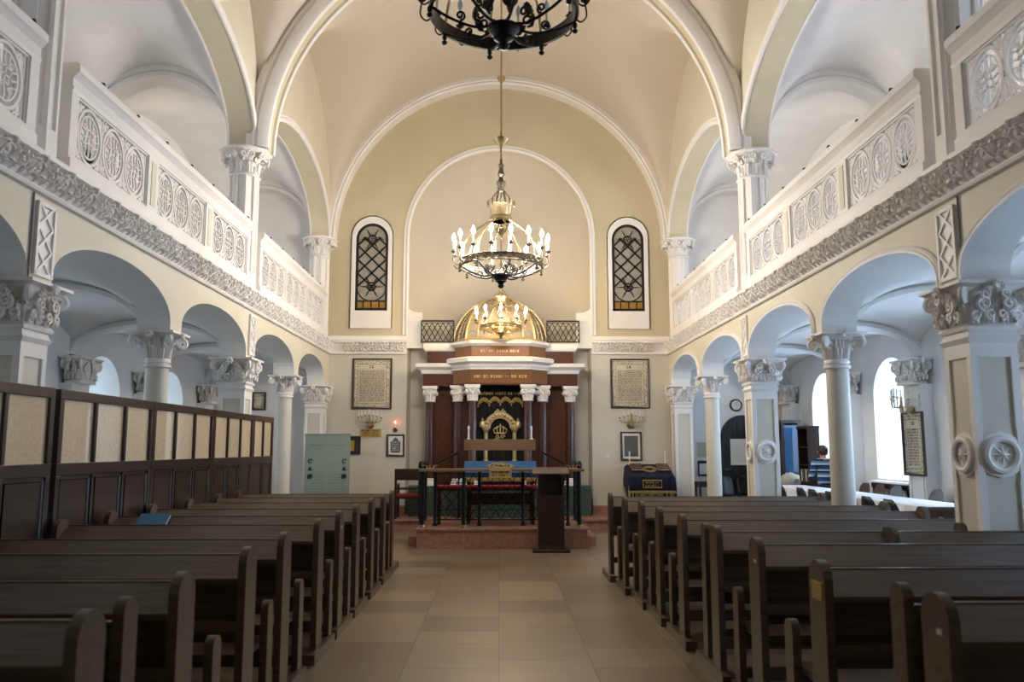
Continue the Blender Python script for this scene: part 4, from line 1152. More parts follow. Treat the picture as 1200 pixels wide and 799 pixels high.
def pew(s, x, y, L, label, z=0, plate=None, mid=True, mode='seat', SL=None):
    t = thing('pew', label, 'pew', (s * x, y, z), 0, 'dark pews on the %s side' % ('screen' if s < 0 else 'table'))
    SL = SL or L
    off = lambda u: u if s > 0 else -u - PT
    for k, me in pew_meshes(L, 'desk').items(): inst(k, me, t, (0 if s > 0 else -L, 0, 0))
    if mode != 'plain':
        for k, me in pew_meshes(SL, mode).items(): inst(k, me, t, (0 if s > 0 else -SL, 0, 0))
    for u in (0, L - PT):
        e = inst('end_panel', EP, t, (off(u), 0, 0))
        if u == 0: inst('floor_runner', RN, t, (off(u) - (0 if s > 0 else -.01), 0, 0))
        if u == 0 and plate:
            m = MB()
            if plate == 'brass':
                m.box((-.006, -.07, .86), (0, .05, .945)); m.build('brass_name_plate', M['goldplate'], e)
            else:
                m.box((-.004 if s > 0 else PT, -.05, .9), (0 if s > 0 else PT + .004, -.02, .92)); m.build('white_sticker', M['plastic'], e)
    for u in (0, SL - PT):
        if mode == 'seat': inst('seat_end', SP, t, (off(u), 0, 0))
        if mode == 'front': inst('front_post', FE, t, (off(u), .3, 0))
    if mid and L > 1.5:
        c = off(L * .5)
        m = MB(); m.extr([(-.11, .86), (-.1, 1.0), (-.04, 1.04), (.06, 1.03), (.1, .98), (.1, .93)], 'x', c, c + .04); m.build('desk_divider', M['wood'], t)
        if mode == 'seat':
            m = MB(); m.box((c, .06, 0), (c + .04, .44, .41)); m.build('middle_leg', M['wood'], t)
    return t
ordw = ['first', 'second', 'third', 'fourth', 'fifth', 'sixth', 'seventh', 'eighth', 'ninth', 'tenth']
RY = [10.43, 9.54, 8.74, 7.95, 7.05, 6.03, 5.23, 4.19, 3.25]; RX = [1.365, 1.41, 1.465, 1.495, 1.515, 1.535, 1.58, 1.575, 1.67]
LY = [11.1, 10.3, 9.35, 8.37, 7.5, 6.65, 5.6, 4.8, 3.83, 2.96]
for i in range(9):
    front = i in (5, 8)
    pew(1, RX[i], RY[i], round(4.06 - RX[i], 3), 'dark pew with sloped book desk, white table side, %s row back from the bima' % ordw[i],
        plate='brass' if i == 7 else ('white' if i in (6, 8) else None), mid=(i == 5), mode='front' if front else ('plain' if i == 0 else 'seat'), SL=round(3.52 - RX[i], 3) if i in (2, 5) else None)
for i in range(10):
    pew(-1, 1.395, LY[i], 2.06, 'dark pew with sloped book desk, wooden screen side, %s row back from the bima' % ordw[i], plate='white' if i == 4 else None, mid=False, mode='plain' if i == 0 else ('front' if i == 9 else 'seat'))
b = thing('book', 'blue covered book lying on a pew desk by the screen', 'book', (-3.05, 7.4, .945), .15)
m = MB(); m.box((-.12, -.09, .0), (.12, .09, .022)); o = m.build('pages', M['paper'], b)
m = MB(); m.box((-.125, -.095, .022), (.125, .095, .027)); m.box((-.125, -.095, -.004), (.125, .095, 0)); m.box((-.129, -.095, -.004), (-.125, .095, .027)); m.build('cover', M['book'], b)
for q in (b,): q.rotation_euler = (math.radians(29.5), 0, .08); q.location = (-3.05, 7.475, .952)

pew(1, 4.62, 8.35, 1.05, 'short dark pew standing in the side aisle behind the big square pier', ZF, None, False)

# ------------------------------------------------------------------ wooden screen with linen panes
def screen_section(y0, y1, n, label):
    L = y1 - y0; t = thing('wooden_screen', label, 'screen', (-3.53, (y0 + y1) / 2, 0), pi / 2)
    h = 2.07; x0, x1 = -L / 2, L / 2
    def bx(name, m_, xa, xb, za, zb, d=.025):
        m = MB(); m.box((xa, -d, za), (xb, d, zb)); return m.build(name, M[m_], t, bevel=.004)
    bx('top_rail', 'woodred', x0, x1, 1.99, h); bx('middle_rail', 'woodred', x0, x1, 1.38, 1.48); bx('bottom_rail', 'woodred', x0, x1, 0, .16)
    w = (L - .06) / n
    for k in range(n + 1):
        x = x0 + .03 + k * w; e = .055 if k in (0, n) else .035
        xa, xb = (x0, x0 + .065) if k == 0 else (x1 - .065, x1) if k == n else (x - e / 1.6, x + e / 1.6)
        bx('stile', 'woodred', xa, xb, .16, 1.38); bx('stile', 'woodred', xa, xb, 1.48, 1.99)
    for k in range(n):
        xa, xb = x0 + .03 + k * w + .02, x0 + .03 + (k + 1) * w - .02
        m = MB(); m.quad((xa, 0, 1.47), (xb, 0, 1.47), (xb, 0, 2.0), (xa, 0, 2.0)); m.build('linen_pane', M['linen'], t)
        p = bx('lower_panel', 'woodred', xa, xb, .15, 1.39, .009)
        m = MB(); m.sweep([(xa + .03, .19), (xa + .03, 1.35), (xb - .03, 1.35), (xb - .03, .19), (xa + .03, .19)], [(0, -.022), (-.02, -.014), (-.02, .0), (0, .0)], lambda a, b2, d: (a, d, b2)); m.build('panel_bead', M['woodred'], p)
screen_section(4.7, 6.58, 3, 'dark wood screen with linen panes, section at the edge of view')
screen_section(6.66, 8.46, 3, 'dark wood screen section whose panes mirror the aisle window')
screen_section(8.47, 10.24, 3, 'dark wood screen section between the mirrored panes and the narrow panes')
screen_section(10.26, 11.9, 3, 'dark wood screen section with narrow linen panes near its far end')
screen_section(11.91, 12.95, 2, 'short dark wood screen section ending the row near the banner')
screen_section(2.8, 4.62, 3, 'dark wood screen section partly out of view beside the front pews')

# ------------------------------------------------------------------ things on the end wall
def poster(name, label, cat, x, z, w, h, rows, seed, loc_y=YE, rz=0, border=True, heading=True, x3=None, frame='walnut', paper='paper', ornament=True):
    loc = x3 or (x, loc_y, z)
    t = thing(name, label, cat, loc, rz)
    fw = .05
    m = MB(); m.sweep([(-w / 2, -h / 2), (-w / 2, h / 2), (w / 2, h / 2), (w / 2, -h / 2), (-w / 2, -h / 2)], [(0, 0), (0, -.03), (-.015, -.04), (-.035, -.03), (-fw, -.025), (-fw, 0)], lambda p, q, d: (p, d, q)); m.build('frame', M[frame], t)
    m = MB(); m.box((-w / 2 + fw * .6, -.014, -h / 2 + fw * .6), (w / 2 - fw * .6, -.004, h / 2 - fw * .6)); m.build('sheet', M[paper], t)
    iw, ih = w / 2 - fw, h / 2 - fw; m = MB(); rnd = random.Random(seed)
    if border:
        bw = .07 * w + .015; st = .022
        for (xa, xb, za, zb) in ((-iw, iw, ih - bw, ih), (-iw, iw, -ih, -ih + bw), (-iw, -iw + bw, -ih, ih), (iw - bw, iw, -ih, ih)):
            nx, nz = max(1, int((xb - xa) / st)), max(1, int((zb - za) / st))
            for i in range(nx):
                for j in range(nz):
                    if rnd.random() < .5:
                        a, b2 = xa + (xb - xa) * (i + .15) / nx, za + (zb - za) * (j + .15) / nz
                        s1 = (xb - xa) / nx * rnd.uniform(.4, .8); s2 = (zb - za) / nz * rnd.uniform(.4, .8)
                        m.quad((a, -.016, b2), (a + s1, -.016, b2), (a + s1, -.016, b2 + s2), (a, -.016, b2 + s2))
        for q in (0, bw):
            for (p0, p1) in (((-iw + q, -ih + q), (iw - q, -ih + q)), ((-iw + q, ih - q), (iw - q, ih - q))): m.quad((p0[0], -.016, p0[1] - .003), (p1[0], -.016, p0[1] - .003), (p1[0], -.016, p0[1] + .003), (p0[0], -.016, p0[1] + .003))
            for sx in (-1, 1): m.quad((sx * (iw - q) - .003, -.016, -ih + q), (sx * (iw - q) + .003, -.016, -ih + q), (sx * (iw - q) + .003, -.016, ih - q), (sx * (iw - q) - .003, -.016, ih - q))
        m.build('ornamental_border', M['inkgrey'], t); m = MB(); iw -= bw + .03; ih -= bw + .03
    if rows:
        top = ih
        if heading:
            glyph_row(m, -iw * .25, iw * .25, ih - .05, .05, -.016, seed + 500); top = ih - .09
        dz = (top + ih) / rows
        for r in range(rows): glyph_row(m, -iw, iw, top - dz * (r + .8), dz * .62, -.016, seed * 31 + r)
        m.build('lettering', M['ink'], t)
    return t
poster('framed_text', 'large framed text panel with ornamental border above the plaque', 'framed text', -2.68, 2.945, .84, 1.07, 24, 1)
poster('framed_text', 'large framed text panel with bold heading above the navy table', 'framed text', 2.765, 2.955, .83, 1.05, 21, 2)
p = poster('framed_print', 'small framed emblem print beneath the single wall candle', 'framed print', -2.165, 1.655, .38, .46, 0, 3, border=False, paper='paperw')
m = MB(); out = [(-.09, -.15), (.09, -.15), (.1, -.11), (.1, .08), (.06, .1), (.05, .13), (0, .17), (-.05, .13), (-.06, .1), (-.1, .08), (-.1, -.11)]
m.add([(x, -.0165, z) for x, z in out], [tuple(range(len(out)))]); o = m.build('printed_emblem', M['inkgrey'], p)
m = MB()
for k in range(5): glyph_row(m, -.075, .075, -.11 + k * .042, .024, -.018, 40 + k)
m.build('emblem_lettering', M['paperw'], o)
p = poster('framed_print', 'framed dark engraving with white mat over the navy table', 'framed print', 2.765, 1.64, .45, .6, 0, 4, border=False, paper='paperw')
m = MB(); m.box((-.145, -.02, -.215), (.145, -.0145, .215)); m.build('engraving', M['inkgrey'], p)
p = thing('framed_print', 'small dark framed picture behind the edge of the banner', 'framed print', (-3.0, YE, 1.66))
m = MB(); m.box((-.19, -.03, -.19), (.11, -.0, .19)); m.build('dark_mount', M['ink'], p)
m = MB(); m.box((-.17, -.034, -.12), (-.02, -.03, .1)); m.build('picture', M['goldplate'], p)
poster('framed_print', 'small framed print high on the screen aisle end wall', 'framed print', -5.04, 2.575, .3, .38, 0, 6, border=True)
p = thing('wall_plaque', 'oblong brass plaque with writing beneath the crystal sconce', 'plaque', (-2.69, YE, 1.915))
m = MB(); m.box((-.22, -.015, -.085), (.22, 0, .085)); m.build('plate', M['goldplate'], p)
m = MB(); glyph_row(m, -.18, .18, .03, .032, -.017, 70); glyph_row(m, -.16, .16, -.015, .026, -.017, 71); glyph_row(m, -.18, .18, -.06, .026, -.017, 72); m.build('lettering', M['ink'], p)
p = thing('light_switch', 'small white square wall switch beside the framed engraving', 'switch', (2.27, YE, 1.44))
m = MB(); m.box((-.035, -.012, -.035), (.035, 0, .035)); m.build('switch_plate', M['plastic'], p, bevel=.004)
m = MB(); m.box((-.018, -.018, -.022), (.018, -.012, .022)); m.build('rocker', M['plastic'], p)

def sconce(label, loc, rz, mt, arms=7, wide=.24):
    t = thing('wall_sconce', label, 'sconce', loc, rz)
    m = MB(); m.lathe([(.0, -.05), (.05, -.045), (.075, -.02), (.07, 0)], (0, 0, -.12), 18, axis='y'); m.build('wall_boss', M['brass'], t)
    m = MB(); m.tube([(0, -.05, -.12), (0, -.12, -.14), (0, -.14, -.06), (0, -.14, .12)], .012, 6)
    m.lathe([(0, -.16), (.03, -.14), (.035, -.1), (.015, -.06), (.02, .0), (.012, .08)], (0, -.14, 0), 12); m.build('stem', M[mt], t)
    for k in range(arms):
        u = -1 + 2 * k / (arms - 1) if arms > 1 else 0; x = u * wide; y = -.14 - .1 * sqrt(max(0, 1 - u * u)); z = .02 + .05 * (1 - abs(u)) * (1 if arms > 5 else .5)
        m = MB(); m.tube([(0, -.14, -.02), (x * .35, -.14 + (y + .14) * .4, -.08), (x * .8, y, -.07), (x, y, -.02), (x, y, z)], .008, 5)
        m.lathe([(.008, z), (.028, z + .012), (.03, z + .02), (.01, z + .022)], (x, y, 0), 8); a = m.build('arm', M[mt], t)
        m = MB(); m.lathe([(.009, z + .02), (.009, z + .1)], (x, y, 0), 8); m.build('candle', M['candle'], a)
        m = MB(); m.lathe([(.008, z + .1), (.013, z + .12), (0, z + .15)], (x, y, 0), 8); m.build('candle_bulb', M['bulb_off'], a)
    return t
sconce('crystal armed wall sconce beneath the text panel and above the plaque', (-2.69, YE, 2.2), 0, 'brass', 7)
sconce('crystal armed wall sconce between the text panel and the engraving', (2.76, YE, 2.2), 0, 'brass', 7)
p = thing('wall_candle', 'single wall candle with a glowing red tip above the emblem print', 'sconce', (-2.17, YE, 2.0))
m = MB(); m.lathe([(0, -.04), (.04, -.035), (.045, 0)], (0, 0, -.03), 14, axis='y'); m.tube([(0, -.03, -.03), (0, -.08, -.05), (0, -.09, .0)], .01, 6); m.lathe([(.01, 0), (.03, .01), (.03, .02), (.012, .03)], (0, -.09, 0), 10); m.build('bracket', M['bronze'], p)
m = MB(); m.lathe([(.012, .03), (.012, .11)], (0, -.09, 0), 8); m.build('candle', M['candle'], p)
m = MB(); m.lathe([(.01, .11), (.016, .13), (0, .165)], (0, -.09, 0), 8); m.build('red_bulb', M['bulb_red'], p)

# roll-up banner
bn = thing('display_banner', 'grey green display banner with small portraits and lines of text', 'banner', (-3.35, 16.3, .24))
m = MB(); m.box((-.44, -.006, .12), (.44, .006, 1.62)); sh = m.build('printed_sheet', M['banner'], bn)
m = MB(); m.box((-.46, -.06, .0), (.46, .06, .12)); m.build('base_case', M['greyside'], bn, bevel=.01)
m = MB(); m.box((-.45, -.015, 1.6), (.45, .015, 1.64)); m.build('top_bar', M['bannerline'], bn)
m = MB()
for k in range(12):
    for a, b2 in ((-.36, -.04), (.04, .36)): m.quad((a, -.008, .24 + k * .055), (b2, -.008, .24 + k * .055), (b2, -.008, .255 + k * .055), (a, -.008, .255 + k * .055))
m.quad((-.36, -.008, 1.4), (.36, -.008, 1.4), (.36, -.008, 1.43), (-.36, -.008, 1.43))
m.build('text_lines', M['bannerline'], sh)
m = MB()
def dot(x, z, r, k=1.0): m.add([(x + r * cos(2 * pi * i / 14), -.008, z + k * r * sin(2 * pi * i / 14)) for i in range(14)], [tuple(range(14))])
for x in (-.33, .33):
    m = MB(); dot(x, .82, .05); m.quad((x - .05, -.0085, .77), (x + .03, -.0085, .77), (x + .03, -.0085, .8), (x - .05, -.0085, .8)); m.build('printed_portrait', M['ink'], sh)
    m = MB(); dot(x, .96, .028, 1.4); m.quad((x - .05, -.0085, .93), (x + .05, -.0085, .93), (x + .05, -.0085, .945), (x - .05, -.0085, .945)); m.build('printed_portrait', M['ink'], sh)
    m = MB(); m.tube([(x + a, -.008, 1.1 + b2) for a, b2 in spiral((0, 0), .05, .02, .9, .5, 12)], .012, 4); m.build('printed_portrait', M['ink'], sh)
m = MB()
for k in range(3): m.tube([(.0 + (.1 - .03 * k) * cos(pi * i / 10), -.01, .14 + (.08 - .024 * k) * sin(pi * i / 10)) for i in range(11)], .008, 4)
m.build('white_emblem', M['paperw'], sh)

# armchair at the ark step
def wood_chair(label, loc, rz):
    t = thing('armchair', label, 'chair', loc, rz)
    m = MB(); m.box((-.24, -.22, .38), (.24, .24, .42)); m.build('seat_frame', M['woodred'], t)
    m = MB(); m.box((-.22, -.2, .42), (.22, .22, .47)); m.build('seat_cushion', M['cloth_red'], t, bevel=.015)
    for x in (-.23, .23):
        m = MB(); m.bar((x, .22, 0), (x, .26, .95), .045, .045); m.build('leg', M['woodred'], t)
        m = MB(); m.bar((x, -.2, 0), (x, -.2, .64), .045, .045); m.build('leg', M['woodred'], t)
        m = MB(); m.bar((x, -.24, .65), (x, .24, .66), .05, .035); m.build('armrest', M['woodred'], t)
    m = MB(); m.box((-.25, .24, .74), (.25, .28, .96)); m.box((-.23, .245, .56), (.23, .27, .6)); m.build('backrest', M['woodred'], t)
    return t
wood_chair('dark wooden armchair with red cushion beside the bima table end', (-1.78, 16.55, .24), pi)

# navy covered reading table
rt = thing('reading_table', 'small iron reading table beneath the navy velvet cloth', 'table', (3.02, 16.75, .24))
m = MB(); m.extr([(-.26, .78), (.26, .98), (.26, 1.01), (-.26, .81)], 'x', -.4, .4); m.build('table_top', M['woodred'], rt)
for x in (-.34, .34):
    for y in (-.2, .2):
        m = MB(); m.bar((x, y, 0), (x, y, .8 if y < 0 else .95), .035, .035); m.build('leg', M['iron'], rt)
l = lattice(-.34, .34, .1, .66); l.v = [(x, y - .2, z) for x, y, z in l.v]; l.build('lattice_panel', M['iron'], rt)
nc = thing('table_cloth', 'navy velvet table cloth with gold fringe and embroidered plaque', 'cloth', (3.02, 16.75, .24))
m = MB(); P = [(-.3, .52), (-.3, .8), (-.27, .83), (.27, 1.035), (.3, 1.03), (.3, .7)]; rings = []
for k in range(37):
    x = -.46 + .92 * k / 36; e = max(0, (abs(x) - .41) / .05); w = .008 * sin(k * 1.2)
    rings.append([(math.copysign(min(abs(x), .43 + .03 * e), x), y - w, z - .05 * e) for y, z in P])
m.loft(rings, closed=False, caps=False)
for s in (-1, 1):
    Q = [(-.3, .8), (-.27, .83), (.27, 1.03), (.3, 1.0)]
    m.loft([[(s * .46, y, z - .05) for y, z in Q], [(s * .49, y, z - .3) for y, z in Q], [(s * .48, y, z - .42 - .05 * (y < 0)) for y, z in Q]], closed=False, caps=False)
o = m.build('velvet', M['cloth_navy'], nc); sm = o.modifiers.new('thick', 'SOLIDIFY'); sm.thickness = .012
m = MB()
for k in range(46): x = -.46 + .92 * k / 45; m.tube([(x, -.315, .53), (x, -.318, .5), (x, -.315, .47)], [.01, .012, .004], 4)
for s in (-1, 1):
    for k in range(10): y = -.3 + .6 * k / 9; z = .84 + .2 * k / 9 - .46; m.tube([(s * .485, y, z), (s * .49, y, z - .06)], [.011, .006], 4)
m.build('gold_fringe', M['goldthread'], nc)
m = MB(); m.sweep([(-.19, .58), (-.19, .74), (.19, .74), (.19, .58), (-.19, .58)], [(0, -.325), (-.022, -.325), (-.022, -.305), (0, -.305)], lambda p, q, d: (p, d, q))
glyph_row(m, -.14, .14, .67, .032, -.325, 81); glyph_row(m, -.14, .14, .615, .032, -.325, 82); m.build('embroidered_plaque', M['goldthread'], nc)
m = MB(); tp = lambda x, t: (x, -.25 + .5 * t, .855 + .19 * t)
for r in (1, .7): m.tube([tp(.13 * r * cos(2 * pi * k / 20), .45 + .25 * r * sin(2 * pi * k / 20)) for k in range(20)], .012, 5, True)
for sg in (-1, 1): m.tube([tp(sg * .1, .3), tp(sg * .2, .42), tp(sg * .1, .6)], .012, 5)
m.build('gold_medallion', M['goldthread'], nc)
for s in (-1, 1):
    bk = thing('prayer_book', 'brown prayer book on the navy cloth, on the %s half' % ('wall switch' if s < 0 else 'end pier'), 'book', (3.02 + s * .27, 16.72, 1.215)); bk.rotation_euler = (math.radians(20.5), 0, 0)
    m = MB(); m.box((-.11, -.15, 0), (.11, .15, .02)); m.build('pages', M['paper'], bk)
    m = MB(); m.box((-.115, -.155, .02), (.115, .155, .025)); m.build('cover', M['redstone'], bk)
    m = MB(); m.lathe([(.035, .0), (.03, .02), (.014, .03), (.014, .2)], n=12)
    ca = thing('candlestick', 'white electric candle at the %s end of the navy table' % ('wall switch' if s < 0 else 'end pier'), 'candle', (3.02 + s * .36, 16.96, 1.265)); m.build('candle', M['candle'], ca)
    m = MB(); m.lathe([(.013, .2), (.02, .225), (.018, .25), (0, .28)], n=10); m.build('flame_bulb', M['bulb_off'], ca)

# ------------------------------------------------------------------ table-side aisle
d = MB(); xc, hw = 5.12, .47
P = arcpts(xc, hw, 1.83, .46, 20, ZF)
d.add([(p, YE - .05, q) for p, q in P] + [(p, YE + .0, q) for p, q in P], [tuple(range(len(P)))] + [(i, (i + 1) % len(P), len(P) + (i + 1) % len(P), len(P) + i) for i in range(len(P))])
do = struct(d.build('door_1', M['blackdoor']), 'black arched door at the end of the side aisle')
d = MB()
for k in range(-3, 4): d.bar((xc + k * .12, YE - .052, ZF), (xc + k * .12, YE - .052, 1.83 + .42 * sqrt(1 - (k * .12 / hw) ** 2)), .008, .008)
d.build('door_boards', M['blackdoor'], do)
d = MB(); d.tube([(xc - .4, YE - .06, 1.16), (xc - .4, YE - .11, 1.16), (xc - .3, YE - .11, 1.16)], .012, 6); d.build('door_handle', M['steel'], do)
d = MB(); d.lathe([(0, -.03), (.02, -.02), (.02, 0)], (xc + .08, YE - .05, 2.0), 10, axis='y'); d.build('door_knob', M['brass'], do)
pp = thing('notice_sheet', 'large blank white sheet taped to the black arched door', 'notice', (5.1, YE - .055, 1.52))
m = MB(); m.box((-.26, -.004, -.27), (.3, 0, .27)); m.build('sheet', M['paperw'], pp)
m = MB()
for k in range(9): m.quad((-.2, -.006, .2 - k * .05), (.22 - .07 * (k % 3), -.006, .2 - k * .05), (.22 - .07 * (k % 3), -.006, .188 - k * .05), (-.2, -.006, .188 - k * .05))
m.build('faint_lines', M['clockface'], pp)
ck = thing('wall_clock', 'round black rimmed wall clock above the arched door', 'clock', (5.0, YE, 2.5))
m = MB(); m.lathe([(.1, -.02), (.1, -.03), (.105, -.045), (.125, -.045), (.13, -.02), (.13, 0)], n=32, axis='y'); m.build('rim', M['rub'], ck)
m = MB(); m.lathe([(0, -.034), (.101, -.034)], n=32, axis='y', caps=False); fc = m.build('dial', M['clockface'], ck)
m = MB()
for k in range(12): a = k * pi / 6; m.bar((.08 * cos(a), -.036, .08 * sin(a)), (.092 * cos(a), -.036, .092 * sin(a)), .006, .003)
m.build('hour_marks', M['ink'], fc)
for (a, l) in ((.35, .08), (-1.0, .055)):
    m = MB(); m.bar((0, -.038, 0), (l * sin(a), -.038, l * cos(a)), .007, .004); m.build('clock_hand', M['ink'], fc)
pp = thing('notice_sheet', 'yellowed paper notice on the wall above the black letter box', 'notice', (4.26, YE, 1.57))
m = MB(); m.box((-.11, -.006, -.16), (.11, 0, .16)); m.build('sheet', M['paper'], pp)
m = MB()
for k in range(11): glyph_row(m, -.09, .09, .12 - k * .026, .012, -.008, 100 + k)
m.build('lettering', M['inkgrey'], pp)
pp = thing('wall_mounted_leaflet_holder', 'black leaflet holder with a white sheet, under the yellowed notice', 'holder', (4.27, YE, 1.19))
m = MB(); m.box((-.11, -.06, -.16), (.11, 0, -.14)); m.box((-.11, -.02, -.16), (.11, 0, .15)); m.box((-.11, -.06, -.16), (-.095, 0, .1)); m.box((.095, -.06, -.16), (.11, 0, .1)); m.build('case', M['rub'], pp)
m = MB(); m.box((-.085, -.035, -.13), (.085, -.022, .09)); m.build('leaflet', M['paperw'], pp)
st = thing('side_table', 'small dark side table below the leaflet holder', 'table', (4.2, 16.95, ZF), 0)
m = MB(); m.box((-.2, -.22, .7), (.22, .22, .73)); m.build('table_top', M['woodred'], st)
m = MB(); m.box((-.17, -.19, .62), (.19, .19, .7)); m.build('apron', M['woodred'], st)
for x in (-.16, .18):
    for y in (-.18, .18):
        m = MB(); m.bar((x, y, 0), (x, y, .7), .04, .04); m.build('leg', M['woodred'], st)

def bookcase(label, loc, rz, w, h, d, glazed):
    t = thing('bookcase', label, 'bookcase', loc, rz)
    m = MB()
    m.box((-w / 2, -d / 2, 0), (-w / 2 + .025, d / 2, h)); m.box((w / 2 - .025, -d / 2, 0), (w / 2, d / 2, h)); m.box((-w / 2, d / 2 - .015, 0), (w / 2, d / 2, h)); m.box((-w / 2, -d / 2, 0), (w / 2, d / 2, .08))
    m.box((-w / 2 - .02, -d / 2 - .02, h), (w / 2 + .02, d / 2, h + .05)); m.build('case', M['woodred'], t)
    for k in range(1, 5):
        m = MB(); m.box((-w / 2 + .02, -d / 2 + .02, .08 + k * (h - .1) / 5), (w / 2 - .02, d / 2, .1 + k * (h - .1) / 5)); m.build('shelf', M['woodred'], t)
    if glazed:
        m = MB(); m.sweep([(-w / 2, .1), (-w / 2, h), (w / 2, h), (w / 2, .1), (-w / 2, .1)], [(0, -d / 2 - .02), (-.06, -d / 2 - .02), (-.06, -d / 2), (0, -d / 2)], lambda p, q, e: (p, e, q)); dr = m.build('door', M['woodred'], t)
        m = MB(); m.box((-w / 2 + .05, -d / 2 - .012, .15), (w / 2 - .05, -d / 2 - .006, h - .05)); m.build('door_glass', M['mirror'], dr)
        m = MB(); m.lathe([(0, -.03), (.012, -.02), (.008, 0)], (w / 2 - .03, -d / 2 - .02, h * .5), 8, axis='y'); m.build('door_knob', M['brass'], dr)
    return t
bookcase('tall glazed bookcase with a blue reflection painted in its glass, in the aisle corner', (5.74, 16.45, ZF), 0, .38, 1.9, .36, True)
bookcase('tall dark open bookcase next to the person by the bright window', (5.82, 15.55, ZF), -pi / 2, .5, 1.76, .22, False)
for k in range(7):
    b = thing('shelf_book', 'dark book in the open bookcase by the person', 'book', (5.81, 15.38 + k * .055, ZF + .1 + (1.66 / 5) * 2 + .02), -pi / 2, 'books in the open bookcase')
    m = MB(); m.box((-.02, -.09, 0), (.02, .06, .22)); m.build('cover', M[('woodmid', 'redstone', 'paperw', 'cloth_navy')[k % 4]], b)
    m = MB(); m.box((-.017, -.088, .004), (.017, .062, .222)); m.build('pages', M['paper'], b)
lt = thing('low_cabinet', 'low dark cabinet in front of the glazed bookcase', 'cabinet', (5.62, 16.03, ZF))
m = MB(); m.box((-.28, -.18, .05), (.28, .18, .68)); m.build('body', M['woodred'], lt)
m = MB(); m.box((-.3, -.2, .68), (.3, .2, .71)); m.build('top', M['woodred'], lt)
for x in (-.14, .14):
    m = MB(); m.box((x - .125, -.195, .1), (x + .125, -.18, .64)); dd = m.build('door', M['woodred'], lt)
    m = MB(); m.lathe([(0, -.03), (.012, -.02), (.01, 0)], (x * .3, -.195, .4), 8, axis='y'); m.build('knob', M['brass'], dd)
cr = MB(); rnd = random.Random(3); rows = []
for i in range(9):
    t = i / 8 * pi / 2; rows.append([((.26 * cos(t) + .0) * cos(2 * pi * j / 20) * (1 + .12 * rnd.uniform(-1, 1)), .16 * cos(t) * sin(2 * pi * j / 20) * (1 + .12 * rnd.uniform(-1, 1)), .2 * sin(t) * (1 + .18 * rnd.uniform(-1, 1))) for j in range(20)])
cr.loft(rows); o = cr.build('folded_cloth', M['cream'], None, 80); o.location = (5.62, 16.03, ZF + .712); tag(o, 'heap of crumpled cream cloth on the low dark cabinet', 'cloth')

# long tables with white cloth
for (ya, yb, l) in ((9.35, 12.1, 'beside the round column'), (12.14, 14.9, 'beside the second pier')):
    t = thing('long_table', 'long folding table hidden under white cloth %s' % l, 'table', (5.12, (ya + yb) / 2, ZF))
    L = (yb - ya) / 2
    m = MB(); m.box((-.34, -L, .71), (.34, L, .735)); m.build('table_top', M['woodmid'], t)
    for x in (-.28, .28):
        for y in (-L + .2, L - .2):
            m = MB(); m.bar((x, y, 0), (x, y, .71), .035, .035); m.build('leg', M['steel'], t)
    m = MB(); rings = []; NR = 60
    for k in range(NR + 1):
        y = -L - .01 + (2 * L + .02) * k / NR; w = .012 * sin(k * 1.7) + .008 * sin(k * .6)
        rings.append([(-.37 - w, y, .28), (-.36 - w * .5, y, .55), (-.345, y, .738), (-.335, y, .745), (.335, y, .745), (.345, y, .738), (.36 + w * .5, y, .55), (.37 + w, y, .28)])
    m.loft(rings, closed=False, caps=False); o = m.build('tablecloth', M['cloth_white'], None, 50); o.location = (5.12, (ya + yb) / 2, ZF)
    tag(o, 'white cloth draped over the long table %s' % l, 'tablecloth')
ws = thing('window_table', 'narrow dark table with white top under the aisle window', 'table', (5.92, 12.75, ZF))
m = MB(); m.box((.04, -.62, .86), (.175, .6, .89)); m.build('white_top', M['cloth_white'], ws)
m = MB(); m.box((.05, -.6, .78), (.17, .58, .86)); m.build('apron', M['woodred'], ws)
for x in (.08, .14):
    for y in (-.57, .55):
        m = MB(); m.bar((x, y, 0), (x, y, .78), .035, .035); m.build('leg', M['woodred'], ws)

# shell chairs
def shell(mt):
    rows = []
    for i in range(9):
        v = i / 8; z = .46 + .4 * v; y = .2 + .09 * v; hw = .21 * (1 - .0 * v) if v < .7 else .21 * sqrt(max(.12, 1 - ((v - .7) / .3) ** 2 * .75))
        rows.append([(hw * u, y + .05 * (1 - u * u) * (.6 + .4 * v), z) for u in [-1 + j / 5 for j in range(11)]])
    bk = MB(); bk.loft(rows, closed=False, caps=False)
    rows = []
    for i in range(9):
        v = i / 8; y = -.2 + .4 * v; rows.append([((.2 + .015 * v) * u, y, .44 + .03 * u * u + (.02 if v > .8 else 0) - .02 * sin(pi * v)) for u in [-1 + j / 5 for j in range(11)]])
    st = MB(); st.loft(rows, closed=False, caps=False)
    return bk.mesh('backrest', M[mt], 60), st.mesh('seat', M[mt], 60)
SHM = {k: shell(k) for k in ('chairblack', 'chairbrown', 'chairgrey')}
LEGM = {}
for i, (x, y) in enumerate(((-.19, -.18), (.19, -.18), (-.19, .2), (.19, .2))):
    m = MB(); m.tube([(x * 1.08, y * 1.12, 0), (x, y, .42)] + ([(x * 1.0, y + .06, .7)] if y > 0 else []), .011, 6); LEGM[i] = m.mesh('leg', M['steel'])
RV = MB(); RV.lathe([(0, .008), (.012, .005), (.012, 0)], n=8, axis='y'); RV = RV.mesh('rivet', M['steel'])
